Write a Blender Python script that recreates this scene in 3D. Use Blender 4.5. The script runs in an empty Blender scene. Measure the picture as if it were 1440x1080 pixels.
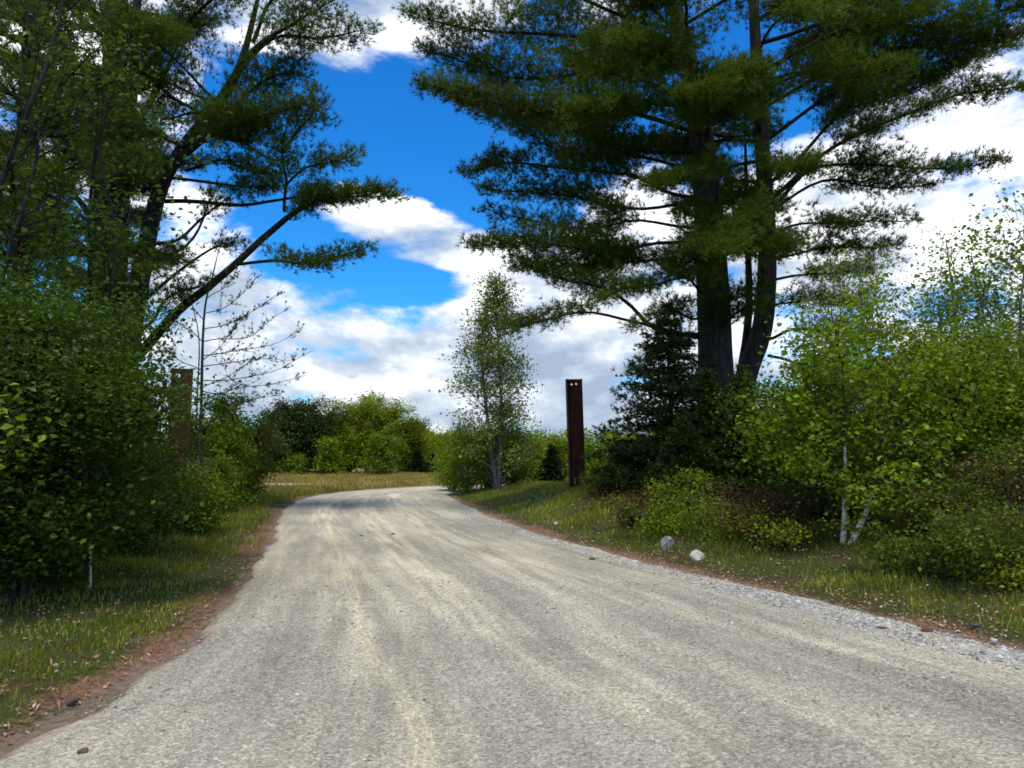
import bpy, math, random
import numpy as np
from mathutils import Vector

random.seed(11)
R = np.random.default_rng(11)
S = bpy.context.scene
COL = S.collection

# ------------------------------------------------------------------ camera geometry
FPX, CAMH, TH = 1040.0, 1.6, math.atan(100 / 1040)
CT, ST = math.cos(TH), math.sin(TH)


def ray(u, v):
    a, b = u - 720.0, 540.0 - v
    return np.array([a, FPX * CT - b * ST, FPX * ST + b * CT])


def P(u, v, y):
    """world point seen at photograph pixel (u, v) when it stands y metres away"""
    r = ray(u, v)
    return np.array([0, 0, CAMH]) + r * (y / r[1])


def G(u, v, z=0.0):
    r = ray(u, v)
    return (np.array([0, 0, CAMH]) + r * ((z - CAMH) / r[2]))[:2]


def px_of(p):
    x, y, z = p[0], p[1], p[2] - CAMH
    fy = y * CT + z * ST
    fz = -y * ST + z * CT
    return 720 + FPX * x / fy, 540 - FPX * fz / fy


# ------------------------------------------------------------------ small numeric helpers
def nrm(a):
    return a / np.maximum(np.linalg.norm(a, axis=-1, keepdims=True), 1e-9)


def sstep(a, b, x):
    t = np.clip((x - a) / (b - a), 0, 1)
    return t * t * (3 - 2 * t)


def catmull(pts, n):
    p = np.asarray(pts, float)
    if len(p) == 2:
        t = np.linspace(0, 1, n)[:, None]
        return p[0] * (1 - t) + p[1] * t
    p = np.vstack([2 * p[0] - p[1], p, 2 * p[-1] - p[-2]])
    m = len(p) - 3
    ts = np.linspace(0, m - 1e-6, n)
    i = ts.astype(int)
    t = (ts - i)[:, None]
    p0, p1, p2, p3 = p[i], p[i + 1], p[i + 2], p[i + 3]
    return .5 * (2 * p1 + (p2 - p0) * t + (2 * p0 - 5 * p1 + 4 * p2 - p3) * t ** 2 + (3 * p1 - p0 - 3 * p2 + p3) * t ** 3)


_ph = np.random.default_rng(3).uniform(0, 6.28, (24, 3))
_kd = np.random.default_rng(4).normal(0, 1, (24, 2))


def wav(x, y, sc=1.0, o=0):
    """smooth pseudo noise, about -1..1"""
    s = 0
    for k in range(8):
        q = _kd[(k + o) % 24] * sc * (1 + .35 * k)
        s = s + np.sin(q[0] * x + q[1] * y + _ph[(k + o) % 24, 0]) / (1 + .35 * k)
    return s / 2.6


# ------------------------------------------------------------------ mesh builders
def mesh_np(name, V, Fc, smooth=False):
    V = np.asarray(V, np.float32)
    Fc = np.asarray(Fc, np.int32)
    k = Fc.shape[1]
    me = bpy.data.meshes.new(name)
    me.vertices.add(len(V))
    me.vertices.foreach_set('co', V.ravel())
    me.loops.add(Fc.size)
    me.loops.foreach_set('vertex_index', Fc.ravel())
    me.polygons.add(len(Fc))
    me.polygons.foreach_set('loop_start', np.arange(0, Fc.size, k, dtype=np.int32))
    me.polygons.foreach_set('loop_total', np.full(len(Fc), k, np.int32))
    me.polygons.foreach_set('use_smooth', np.full(len(Fc), smooth, bool))
    me.update()
    return me


def link(name, me, mat, parent=None):
    if isinstance(mat, (list, tuple)):
        for m in mat:
            me.materials.append(m)
    elif mat:
        me.materials.append(mat)
    o = bpy.data.objects.new(name, me)
    COL.objects.link(o)
    if parent:
        o.parent = parent
    return o


def tag(o, label=None, cat=None, group=None, kind=None):
    for k, v in (('label', label), ('category', cat), ('group', group), ('kind', kind)):
        if v:
            o[k] = v
    return o


def thing(name, loc, label, cat, group=None):
    o = bpy.data.objects.new(name, None)
    o.empty_display_size = .2
    COL.objects.link(o)
    o.location = loc
    return tag(o, label, cat, group)


class Wood:
    """collects tapered tubes into one mesh"""

    def __init__(s):
        s.V, s.F, s.n = [], [], 0

    def tube(s, pts, rad, k=6):
        p = np.asarray(pts, float)
        n = len(p)
        r = np.broadcast_to(np.asarray(rad, float), (n,))
        t = nrm(np.gradient(p, axis=0))
        m = np.abs(t.mean(0))
        ref = np.zeros(3)
        ref[int(np.argmin(m))] = 1
        u = nrm(np.cross(t, ref))
        w = np.cross(t, u)
        a = np.arange(k) * 2 * math.pi / k
        v = p[:, None] + r[:, None, None] * (np.cos(a)[None, :, None] * u[:, None] + np.sin(a)[None, :, None] * w[:, None])
        i = np.arange(n - 1)[:, None] * k
        j = np.arange(k)[None]
        q = np.stack([i + j, i + (j + 1) % k, i + k + (j + 1) % k, i + k + j], -1).reshape(-1, 4) + s.n
        s.V.append(v.reshape(-1, 3))
        s.F.append(q)
        s.n += n * k

    def build(s, name, mat, parent, org):
        if not s.V:
            return None
        return link(name, mesh_np(name, np.vstack(s.V) - org, np.vstack(s.F), True), mat, parent)


class Tufts:
    """collects needle tufts"""

    def __init__(s):
        s.p, s.a = [], []

    def add(s, p, a):
        s.p.append(p)
        s.a.append(a)

    def build(s, name, mat, parent, org, m=9, ln=.12, w=.02, sp=.6):
        p = np.vstack(s.p) - org
        a = nrm(np.vstack(s.a))
        T = len(p)
        d = nrm(a[:, None] * .9 + R.normal(0, sp, (T, m, 3)))
        l = ln * R.uniform(.7, 1.15, (T, m, 1))
        e = nrm(np.cross(d, R.normal(0, 1, (T, m, 3)))) * (w * .5)
        b = np.repeat(p[:, None], m, 1)
        V = np.stack([b - e, b + e, b + d * l + e * .35, b + d * l - e * .35], 2).reshape(-1, 3)
        Fc = np.arange(len(V)).reshape(-1, 4)
        return link(name, mesh_np(name, V, Fc), mat, parent)


class Leaves:
    def __init__(s):
        s.p, s.sz = [], []

    def add(s, p, size):
        s.p.append(p)
        s.sz.append(np.full(len(p), size) * R.uniform(.45, 1.4, len(p)))

    def build(s, name, mat, parent, org, droop=.25, up=.75, wid=.36):
        p = np.vstack(s.p) - org
        z = np.concatenate(s.sz)[:, None]
        T = len(p)
        d = nrm(R.normal(0, 1, (T, 3)) * [1, 1, .5] - [0, 0, droop])
        n = nrm(R.normal(0, .6, (T, 3)) + [0, 0, up])
        sd = nrm(np.cross(d, n))
        n = np.cross(sd, d)
        V = np.stack([p, p + d * z * .45 + sd * z * wid + n * z * .09, p + d * z - n * z * .08,
                      p + d * z * .45 - sd * z * wid + n * z * .09], 1).reshape(-1, 3)
        return link(name, mesh_np(name, V, np.arange(len(V)).reshape(-1, 4)), mat, parent)


# ------------------------------------------------------------------ materials
def newmat(name):
    m = bpy.data.materials.new(name)
    m.use_nodes = True
    nt = m.node_tree
    nt.nodes.clear()
    return m, nt, (lambda t, **kw: _nd(nt, t, **kw))


def _nd(nt, t, ins=None, **kw):
    n = nt.nodes.new(t)
    for k, v in kw.items():
        setattr(n, k, v)
    for k, v in (ins or {}).items():
        if hasattr(v, 'is_linked') or isinstance(v, bpy.types.NodeSocket):
            nt.links.new(v, n.inputs[k])
        else:
            n.inputs[k].default_value = v
    return n


def ramp(nt, fac, stops):
    n = nt.nodes.new('ShaderNodeValToRGB')
    cr = n.color_ramp
    while len(cr.elements) < len(stops):
        cr.elements.new(.5)
    for e, (p, c) in zip(cr.elements, stops):
        e.position = p
        e.color = (*c, 1) if len(c) == 3 else c
    nt.links.new(fac, n.inputs[0])
    return n.outputs[0]


def mix(nt, fac, a, b, mode='MIX'):
    n = nt.nodes.new('ShaderNodeMix')
    n.data_type = 'RGBA'
    n.blend_type = mode
    for i, v in ((0, fac), (6, a), (7, b)):
        if isinstance(v, bpy.types.NodeSocket):
            nt.links.new(v, n.inputs[i])
        elif i == 0:
            n.inputs[i].default_value = v
        else:
            n.inputs[i].default_value = (*v, 1)
    return n.outputs[2]


def mth(nt, op, a, b=None, c=None, clamp=False):
    n = nt.nodes.new('ShaderNodeMath')
    n.operation = op
    n.use_clamp = clamp
    for i, v in enumerate((a, b, c)):
        if v is None:
            continue
        if isinstance(v, bpy.types.NodeSocket):
            nt.links.new(v, n.inputs[i])
        else:
            n.inputs[i].default_value = v
    return n.outputs[0]


def mrange(nt, v, a, b, c=0., d=1., smooth=True):
    n = nt.nodes.new('ShaderNodeMapRange')
    n.interpolation_type = 'SMOOTHSTEP' if smooth else 'LINEAR'
    nt.links.new(v, n.inputs[0])
    for i, x in enumerate((a, b, c, d)):
        n.inputs[i + 1].default_value = x
    return n.outputs[0]


LEAF_GAIN = 1.2


def leaf_mat(name, c1, c2, c3, transl=.3, nscale=1.2, gloss=.06):
    """three tones varied per leaf and per clump; thin, lets some light through"""
    m, nt, N = newmat(name)
    geo = N('ShaderNodeNewGeometry')
    tc = N('ShaderNodeTexCoord')
    no = N('ShaderNodeTexNoise', ins={'Vector': tc.outputs['Object'], 'Scale': nscale, 'Detail': 3})
    c1, c2, c3 = (tuple(min(.8, x * g_ * LEAF_GAIN) for x, g_ in zip(c, (1.22, 1.0, 1.0))) for c in (c1, c2, c3))
    base = ramp(nt, geo.outputs['Random Per Island'], [(0, c1), (.55, c2), (1, c3)])
    f = mrange(nt, no.outputs[0], .32, .68, .58, 1.45)
    hs = N('ShaderNodeHueSaturation', ins={'Color': base, 'Value': f})
    df = N('ShaderNodeBsdfDiffuse', ins={'Color': hs.outputs[0]})
    tr = N('ShaderNodeBsdfTranslucent', ins={'Color': mix(nt, .5, hs.outputs[0], tuple(x * 1.5 for x in c3))})
    ms = N('ShaderNodeMixShader', ins={0: transl, 1: df.outputs[0], 2: tr.outputs[0]})
    gl = N('ShaderNodeBsdfGlossy', ins={'Roughness': .45, 'Color': (.7, .75, .7, 1)})
    m2 = N('ShaderNodeMixShader', ins={0: gloss, 1: ms.outputs[0], 2: gl.outputs[0]})
    o = N('ShaderNodeOutputMaterial')
    nt.links.new(m2.outputs[0], o.inputs[0])
    return m


def bark_mat(name, a, b, scale=(9, 9, 2.2), bump=.6, rough=.9):
    m, nt, N = newmat(name)
    tc = N('ShaderNodeTexCoord')
    mp = N('ShaderNodeMapping', ins={'Vector': tc.outputs['Object'], 'Scale': scale})
    n1 = N('ShaderNodeTexNoise', ins={'Vector': mp.outputs[0], 'Scale': 1.6, 'Detail': 8, 'Roughness': .65, 'Distortion': .4})
    c = ramp(nt, n1.outputs[0], [(.33, a), (.66, b)])
    bp = N('ShaderNodeBump', ins={'Height': n1.outputs[0], 'Strength': bump, 'Distance': .05})
    bs = N('ShaderNodeBsdfPrincipled', ins={'Base Color': c, 'Roughness': rough, 'Normal': bp.outputs[0], 'Specular IOR Level': .2})
    nt.links.new(bs.outputs[0], N('ShaderNodeOutputMaterial').inputs[0])
    return m


M = {}
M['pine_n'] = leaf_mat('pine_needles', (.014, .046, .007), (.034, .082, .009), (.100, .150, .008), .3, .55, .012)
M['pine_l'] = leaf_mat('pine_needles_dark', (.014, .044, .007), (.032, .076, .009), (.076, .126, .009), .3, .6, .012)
M['spruce_n'] = leaf_mat('spruce_needles', (.008, .020, .005), (.014, .030, .007), (.028, .046, .008), .12, .8, .012)
M['fir_n'] = leaf_mat('fir_needles', (.012, .028, .005), (.022, .046, .006), (.042, .070, .008), .15, 1., .012)
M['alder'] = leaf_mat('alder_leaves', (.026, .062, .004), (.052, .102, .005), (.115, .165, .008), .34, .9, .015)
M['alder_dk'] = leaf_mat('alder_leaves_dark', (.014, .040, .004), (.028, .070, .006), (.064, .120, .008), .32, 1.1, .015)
M['birch_l'] = leaf_mat('birch_leaves', (.045, .100, .004), (.082, .160, .005), (.150, .230, .008), .38, 1.3, .015)
M['lime_l'] = leaf_mat('young_leaves', (.100, .160, .006), (.165, .235, .008), (.26, .32, .015), .42, 1.5, .02)
M['aspen_l'] = leaf_mat('aspen_leaves', (.052, .095, .010), (.088, .150, .014), (.16, .22, .04), .35, .9, .03)
M['aspen_f'] = leaf_mat('far_aspen_leaves', (.080, .135, .006), (.125, .195, .007), (.18, .245, .010), .38, .35, .01)
M['olive_l'] = leaf_mat('olive_shrub_leaves', (.046, .064, .006), (.075, .092, .009), (.125, .130, .018), .3, 1.2, .015)
M['brown_l'] = leaf_mat('dry_brush_leaves', (.030, .017, .008), (.056, .034, .014), (.105, .072, .026), .15, 1.6, .01)
M['far_pine'] = leaf_mat('far_pine_needles', (.016, .036, .008), (.028, .056, .010), (.050, .085, .014), .15, .4, .01)
M['grass'] = leaf_mat('grass_blades', (.075, .130, .006), (.125, .185, .010), (.24, .245, .05), .35, .8, .015)
M['dry_grass'] = leaf_mat('dry_grass_blades', (.12, .14, .02), (.21, .195, .04), (.32, .27, .09), .3, .5, .01)
M['litter'] = leaf_mat('fallen_leaves', (.10, .060, .028), (.19, .14, .075), (.34, .29, .20), .1, 3, .02)
M['rust_litter'] = leaf_mat('fallen_pine_needles', (.11, .055, .03), (.20, .115, .065), (.30, .21, .13), .05, 3, .01)
M['bark'] = bark_mat('pine_bark', (.012, .009, .007), (.085, .064, .048), (7, 7, 1.6), 1.)
M['bark_dk'] = bark_mat('dark_bark', (.010, .008, .006), (.038, .031, .024))
M['bark_gy'] = bark_mat('grey_bark', (.07, .065, .058), (.20, .19, .17), (12, 12, 6))
M['twig_br'] = bark_mat('brown_twigs', (.03, .018, .012), (.09, .06, .045), (12, 12, 6))
M['birch_b'] = bark_mat('birch_bark', (.32, .28, .22), (.84, .79, .68), (5, 5, 22), .3, .7)


# ------------------------------------------------------------------ road outline and terrain
L_PX = [(0, 1050), (140, 975), (250, 908), (302, 860), (350, 800), (378, 760), (386, 735), (402, 711), (445, 696), (525, 688), (620, 683.5)]
R_PX = [(1440, 912), (1200, 853), (1000, 809), (860, 776), (735, 741), (665, 713), (636, 699), (634, 692)]
LW = [(-3.4, -12), (-3.0, -3)] + [tuple(G(*p)) for p in L_PX] + [(3., 41.2), (14, 42.4), (45, 44), (120, 46)]
RW = [(9.5, -12), (7.6, -3), (5.9, 3.2)] + [tuple(G(*p)) for p in R_PX] + [(-1.2, 34.6), (1.5, 35.6), (8, 36.4), (20, 37), (45, 37.6), (120, 39)]


def resample(pts, n):
    c = catmull(pts, 900)
    s = np.concatenate([[0], np.cumsum(np.linalg.norm(np.diff(c, axis=0), axis=1))])
    # even in a stretched parameter: dense near the camera
    t = np.linspace(0, 1, n)
    return c, s


cl_, sl_ = resample(LW, 0)
cr_, sr_ = resample(RW, 0)
# pair the two edges by common arc fraction measured up to matching stations
stL = [0, 2, 4, 6, 8, 10, 12, 14, 16]
kL = np.linspace(0, len(LW) - 1, 900)
kR = np.linspace(0, len(RW) - 1, 900)
pairs = [(0, 0), (1, 1), (2, 2), (4, 3), (5, 4), (6, 5), (7, 6), (8, 7), (9, 8), (10, 9), (11, 10), (12, 11.5), (13, 13), (14, 14.4), (15, 15.4), (16, len(RW) - 1)]
pairs[-1] = (len(LW) - 1, len(RW) - 1)
NS = 420
sv = np.linspace(0, 1, NS)
pa = np.array(pairs, float)
pk = np.linspace(0, 1, len(pa))
lk = np.interp(sv, pk, pa[:, 0])
rk = np.interp(sv, pk, pa[:, 1])
EL = np.stack([np.interp(lk, kL, cl_[:, i]) for i in (0, 1)], 1)
ER = np.stack([np.interp(rk, kR, cr_[:, i]) for i in (0, 1)], 1)
def _smooth(E, w=13):
    k = np.hanning(w + 2)[1:-1]
    k /= k.sum()
    q = np.vstack([2 * E[0] - E[w:0:-1], E, 2 * E[-1] - E[-2:-w - 2:-1]])
    return np.stack([np.convolve(q[:, i], k, 'same') for i in (0, 1)], 1)[w:-w]


EL, ER = _smooth(_smooth(EL, 25)), _smooth(_smooth(ER, 25))
mid = (EL + ER) / 2
arc = np.concatenate([[0], np.cumsum(np.linalg.norm(np.diff(mid, axis=0), axis=1))])
_poly = np.vstack([EL[::4], ER[::-4]])


def sd_road(x, y):
    """signed distance to the road outline, negative on the road"""
    x = np.atleast_1d(np.asarray(x, float))
    y = np.atleast_1d(np.asarray(y, float))
    sh = x.shape
    q = np.stack([x.ravel(), y.ravel()], 1)
    out = np.full(len(q), 1e9)
    ins = np.zeros(len(q), bool)
    n = len(_poly)
    for i in range(n):
        a, b = _poly[i], _poly[(i + 1) % n]
        ab = b - a
        t = np.clip(((q - a) @ ab) / max(ab @ ab, 1e-9), 0, 1)
        out = np.minimum(out, np.hypot(*(q - a - t[:, None] * ab).T))
        c = (a[1] > q[:, 1]) != (b[1] > q[:, 1])
        if abs(ab[1]) > 1e-9:
            ins ^= c & (q[:, 0] < a[0] + (q[:, 1] - a[1]) * ab[0] / ab[1])
    return np.where(ins, -out, out).reshape(sh)


def xmid(y):
    return np.interp(y, mid[:260, 1], mid[:260, 0])


_mi = np.argsort(mid[mid[:, 1] < 33][:, 1])
_my, _mx = mid[mid[:, 1] < 33][_mi, 1], mid[mid[:, 1] < 33][_mi, 0]


def height(x, y, sd=None):
    x = np.asarray(x, float)
    y = np.asarray(y, float)
    if sd is None:
        sd = sd_road(x, y)
    right = (x > np.interp(y, _my, _mx)) & (y < 37)
    ar = np.interp(y, [-5, 4, 9, 14, 22, 29, 33, 36], [.15, .2, .34, .5, .62, .5, .2, .05])
    al = np.interp(y, [-5, 8, 16, 26, 34, 45], [.10, .14, .25, .22, .06, .0])
    A = np.where(right, ar, al)
    h = A * sstep(.1, 3.2, sd)
    h = h + sstep(.2, 2.5, sd) * (.05 * wav(x, y, 1.1) + .03 * wav(x, y, 2.7, 5)) * np.interp(y, [0, 36, 60], [1, .6, .3])
    h = h + sstep(55, 140, np.hypot(x, y)) * .5
    return np.where(sd < 0, -.02, h - .02 * (1 - sstep(0, .25, sd)))


def hz(x, y):
    return float(height(np.array([x]), np.array([y]))[0])


def spot(u, y, v=705):
    """ground point in photograph column u, y metres away"""
    x = P(u, v, y)[0]
    return np.array([x, y, hz(x, y) - .03])


# ---- ground sheet
def axis(segs):
    out = []
    for a, b, s in segs:
        out += list(np.arange(a, b, s))
    out.append(segs[-1][1])
    return np.array(out)


gx = axis([(-3000, -300, 300), (-300, -60, 30), (-60, -16, 2), (-16, 14, .2), (14, 50, 2), (50, 300, 25), (300, 3000, 300)])
gy = axis([(-3000, -300, 300), (-300, -30, 30), (-30, 0, 2), (0, 26, .2), (26, 66, .5), (66, 160, 6), (160, 400, 30), (400, 4000, 300)])
GX, GY = np.meshgrid(gx, gy)
SD = sd_road(GX, GY)
GZ = height(GX, GY, SD)
nx, ny = len(gx), len(gy)
ii = (np.arange(ny - 1)[:, None] * nx + np.arange(nx - 1)[None]).ravel()
gme = mesh_np('ground', np.stack([GX.ravel(), GY.ravel(), GZ.ravel()], 1), np.stack([ii, ii + 1, ii + nx + 1, ii + nx], 1), True)
sdr = SD.ravel()
wn = wav(GX, GY, 1.3, 2).ravel()
_rt = (GX > np.interp(GY, _my, _mx)).ravel()
needle = np.where(_rt, np.exp(-np.maximum(sdr - .10 - .20 * wn, 0) / .16) * (.70 + .5 * wav(GX, GY, 1.1, 17).ravel()), np.exp(-np.maximum(sdr - .22 - .25 * wn, 0) / .25) * (.62 + .55 * wav(GX, GY, 1.0, 13).ravel())) * (GY.ravel() < 34)
dry = sstep(33, 39, GY.ravel()) * (GY.ravel() < 90)
for nm, arr in (('needle', needle), ('dry', dry), ('shoulder', np.exp(-np.maximum(sdr, 0) / .10))):
    at = gme.attributes.new(nm, 'FLOAT', 'POINT')
    at.data.foreach_set('value', arr.astype(np.float32))

m, nt, N = newmat('verge_ground')
tc = N('ShaderNodeTexCoord')
n1 = N('ShaderNodeTexNoise', ins={'Vector': tc.outputs['Object'], 'Scale': 1.4, 'Detail': 6, 'Roughness': .65})
n2 = N('ShaderNodeTexNoise', ins={'Vector': tc.outputs['Object'], 'Scale': 14., 'Detail': 8, 'Roughness': .7})
n3 = N('ShaderNodeTexNoise', ins={'Vector': tc.outputs['Object'], 'Scale': 60., 'Detail': 4, 'Roughness': .7})
soil = ramp(nt, n2.outputs[0], [(.3, (.030, .022, .012)), (.55, (.075, .058, .030)), (.75, (.15, .115, .07))])
green = ramp(nt, n3.outputs[0], [(.3, (.022, .034, .007)), (.6, (.05, .068, .012)), (.8, (.09, .10, .025))])
c = mix(nt, mrange(nt, n1.outputs[0], .36, .60), soil, green)
rust = ramp(nt, n2.outputs[0], [(.3, (.095, .046, .024)), (.6, (.22, .125, .072)), (.8, (.36, .26, .18))])
at = N('ShaderNodeAttribute', attribute_name='needle')
nf = mrange(nt, mth(nt, 'ADD', at.outputs['Fac'], mth(nt, 'MULTIPLY', mth(nt, 'SUBTRACT', n2.outputs[0], .5), 1.3)), .25, .7)
c = mix(nt, nf, c, rust)
ad = N('ShaderNodeAttribute', attribute_name='dry')
straw = ramp(nt, n1.outputs[0], [(.3, (.10, .10, .022)), (.5, (.20, .16, .05)), (.7, (.28, .20, .09))])
c = mix(nt, mth(nt, 'MULTIPLY', ad.outputs['Fac'], .95), c, straw)
ash = N('ShaderNodeAttribute', attribute_name='shoulder')
gv = ramp(nt, n3.outputs[0], [(.3, (.10, .09, .07)), (.55, (.24, .22, .175)), (.75, (.40, .37, .31))])
gf = mrange(nt, mth(nt, 'ADD', ash.outputs['Fac'], mth(nt, 'MULTIPLY', mth(nt, 'SUBTRACT', n2.outputs[0], .5), 1.5)), .5, .8)
c = mix(nt, mth(nt, 'MULTIPLY', gf, .35), c, gv)
bp = N('ShaderNodeBump', ins={'Height': n2.outputs[0], 'Strength': .7, 'Distance': .06})
bs = N('ShaderNodeBsdfPrincipled', ins={'Base Color': c, 'Roughness': .95, 'Normal': bp.outputs[0], 'Specular IOR Level': .1})
nt.links.new(bs.outputs[0], N('ShaderNodeOutputMaterial').inputs[0])
tag(link('ground', gme, m), kind='structure')

# ---- road sheet
NT = 61
tv = np.linspace(0, 1, NT)
jl = .10 * wav(mid[:, 0], mid[:, 1] * 1.0, 1.3, 7) + .03 * wav(mid[:, 1], mid[:, 0], 5.5, 9)
jr = .14 * wav(mid[:, 1], mid[:, 0], 2.1, 3) + .05 * wav(mid[:, 1], mid[:, 0], 5.1, 12)
acr = nrm(ER - EL)
EL2, ER2 = EL - acr * jl[:, None], ER + acr * jr[:, None]
RV = EL[:, None] * (1 - tv)[None, :, None] + ER[:, None] * tv[None, :, None]
RV = RV - (acr * jl[:, None])[:, None] * sstep(.07, 0, tv)[None, :, None] + (acr * jr[:, None])[:, None] * sstep(.93, 1, tv)[None, :, None]
wid = np.linalg.norm(ER - EL, axis=1)
TT = np.broadcast_to(tv, (NS, NT))
AA = np.broadcast_to(arc[:, None], (NS, NT))
# crown, two shallow ruts, and an edge that runs down into the soil
rz = .05 * (1 - (2 * TT - 1) ** 2) - .025 * np.exp(-((TT - .30) / .05) ** 2) - .02 * np.exp(-((TT - .72) / .06) ** 2)
rz = rz + .008 * wav(RV[..., 0], RV[..., 1], 3.) + .004 - .05 * (sstep(.03, .0, TT) + sstep(.97, 1, TT))
rme_v = np.concatenate([RV, rz[..., None]], 2).reshape(-1, 3)
ii = (np.arange(NS - 1)[:, None] * NT + np.arange(NT - 1)[None]).ravel()
rme = mesh_np('gravel_road', rme_v, np.stack([ii, ii + 1, ii + NT + 1, ii + NT], 1), True)
def lane(ys, ts):
    c = np.interp(mid[:, 1], ys, ts)
    c = np.where(sv > .62, c[int(.62 * NS)], c)
    return (TT - c[:, None]) * wid[:, None]


for nm, arr in (('across', TT), ('along', AA), ('lane_a', lane([4, 7, 11, 20, 30], [.272, .218, .21, .22, .26])), ('lane_b', lane([4, 8, 12, 20], [.47, .37, .39, .43])),
                ('lane_c', lane([4, 5.3, 8.1, 12, 18], [.93, .85, .68, .63, .60]))):
    at = rme.attributes.new(nm, 'FLOAT', 'POINT')
    at.data.foreach_set('value', np.ascontiguousarray(arr, np.float32).ravel())

m, nt, N = newmat('road_gravel')
tc = N('ShaderNodeTexCoord')
ac = N('ShaderNodeAttribute', attribute_name='across').outputs['Fac']
al = N('ShaderNodeAttribute', attribute_name='along').outputs['Fac']
cmb = N('ShaderNodeCombineXYZ', ins={0: mth(nt, 'MULTIPLY', ac, 34.), 1: mth(nt, 'MULTIPLY', al, .35), 2: 0.})
st = N('ShaderNodeTexNoise', ins={'Vector': cmb.outputs[0], 'Scale': 1., 'Detail': 5, 'Roughness': .6})
cmb2 = N('ShaderNodeCombineXYZ', ins={0: mth(nt, 'MULTIPLY', ac, 6.), 1: mth(nt, 'MULTIPLY', al, .12), 2: 4.})
st2 = N('ShaderNodeTexNoise', ins={'Vector': cmb2.outputs[0], 'Scale': 1., 'Detail': 4, 'Roughness': .55})
big = N('ShaderNodeTexNoise', ins={'Vector': tc.outputs['Object'], 'Scale': .9, 'Detail': 5, 'Roughness': .6})
fine = N('ShaderNodeTexNoise', ins={'Vector': tc.outputs['Object'], 'Scale': 42., 'Detail': 6, 'Roughness': .75})
vor = N('ShaderNodeTexVoronoi', ins={'Vector': tc.outputs['Object'], 'Scale': 46.})
vor2 = N('ShaderNodeTexVoronoi', ins={'Vector': tc.outputs['Object'], 'Scale': 110.})
wob = mth(nt, 'ADD', ac, mth(nt, 'MULTIPLY', mth(nt, 'SUBTRACT', big.outputs[0], .5), .06))


def band(nm, w):
    q = N('ShaderNodeAttribute', attribute_name=nm).outputs['Fac']
    q = mth(nt, 'ADD', q, mth(nt, 'MULTIPLY', mth(nt, 'SUBTRACT', big.outputs[0], .5), .5))
    return mth(nt, 'SUBTRACT', 1., mrange(nt, mth(nt, 'ABSOLUTE', q), w * .25, w), clamp=True)


# packed sandy wheel tracks against loose grey stone between and at the right edge
tr_ = mth(nt, 'MAXIMUM', mth(nt, 'MAXIMUM', mth(nt, 'MULTIPLY', band('lane_a', .55), .8), band('lane_b', .5)), band('lane_c', .6))
tr_ = mth(nt, 'MULTIPLY', tr_, mrange(nt, st.outputs[0], .3, .62))
tr_ = mth(nt, 'ADD', tr_, mrange(nt, st2.outputs[0], .48, .66, 0, .45), clamp=True)
grey = ramp(nt, fine.outputs[0], [(.30, (.155, .143, .120)), (.52, (.30, .282, .243)), (.72, (.49, .465, .41))])
stone = ramp(nt, vor.outputs['Color'], [(.1, (.14, .128, .105)), (.5, (.295, .272, .22)), (.9, (.56, .53, .45))])
stone = mix(nt, .5, stone, ramp(nt, vor2.outputs['Color'], [(.1, (.17, .16, .15)), (.5, (.29, .28, .26)), (.9, (.46, .45, .42))]))
edge = mrange(nt, wob, .86, .92)
coarse = mth(nt, 'ADD', mth(nt, 'MULTIPLY', edge, .55), mrange(nt, st2.outputs[0], .52, .38, 0., .42), clamp=True)
c = mix(nt, mth(nt, 'ADD', coarse, .15, clamp=True), grey, stone)
sand = ramp(nt, fine.outputs[0], [(.30, (.31, .283, .215)), (.5, (.45, .42, .335)), (.74, (.56, .53, .44))])
c = mix(nt, mth(nt, 'MULTIPLY', tr_, .68), c, sand)
blue = mix(nt, mth(nt, 'MULTIPLY', edge, .2), c, (.25, .255, .255))
# one fresh tyre track pressed in yellow sand, two tread lines
trk = N('ShaderNodeAttribute', attribute_name='lane_a').outputs['Fac']
t1 = mth(nt, 'SUBTRACT', 1., mrange(nt, mth(nt, 'ABSOLUTE', trk), .05, .10), clamp=True)
tl = mth(nt, 'SINE', mth(nt, 'MULTIPLY', trk, 120.))
t1 = mth(nt, 'MULTIPLY', t1, mrange(nt, tl, -.5, .6, .35, 1.))
t1 = mth(nt, 'MULTIPLY', t1, mrange(nt, big.outputs[0], .3, .55, .25, .9))
c = mix(nt, mth(nt, 'MULTIPLY', t1, .5), blue, (.58, .52, .34))
# reddish soil thins in at the very edge
dmix = mth(nt, 'ADD', mrange(nt, ac, .045, .0, 0, 1.), mrange(nt, ac, .955, 1., 0, 1), clamp=True)
dirt = ramp(nt, fine.outputs[0], [(.3, (.12, .070, .042)), (.7, (.30, .215, .145))])
dn = N('ShaderNodeTexNoise', ins={'Vector': tc.outputs['Object'], 'Scale': 5., 'Detail': 7, 'Roughness': .7})
dmix = mrange(nt, mth(nt, 'ADD', dmix, mth(nt, 'MULTIPLY', mth(nt, 'SUBTRACT', dn.outputs[0], .5), 1.6)), .42, .85)
c = mix(nt, mth(nt, 'MULTIPLY', dmix, mrange(nt, fine.outputs[0], .34, .6, .35, 1.)), c, dirt)
hsum = mth(nt, 'ADD', mth(nt, 'MULTIPLY', vor.outputs['Distance'], .6), fine.outputs[0])
hsum = mth(nt, 'ADD', hsum, mth(nt, 'MULTIPLY', st.outputs[0], .5))
bp = N('ShaderNodeBump', ins={'Height': hsum, 'Strength': .8, 'Distance': .03})
lg = N('ShaderNodeTexNoise', ins={'Vector': tc.outputs['Object'], 'Scale': .35, 'Detail': 6, 'Roughness': .65})
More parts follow.
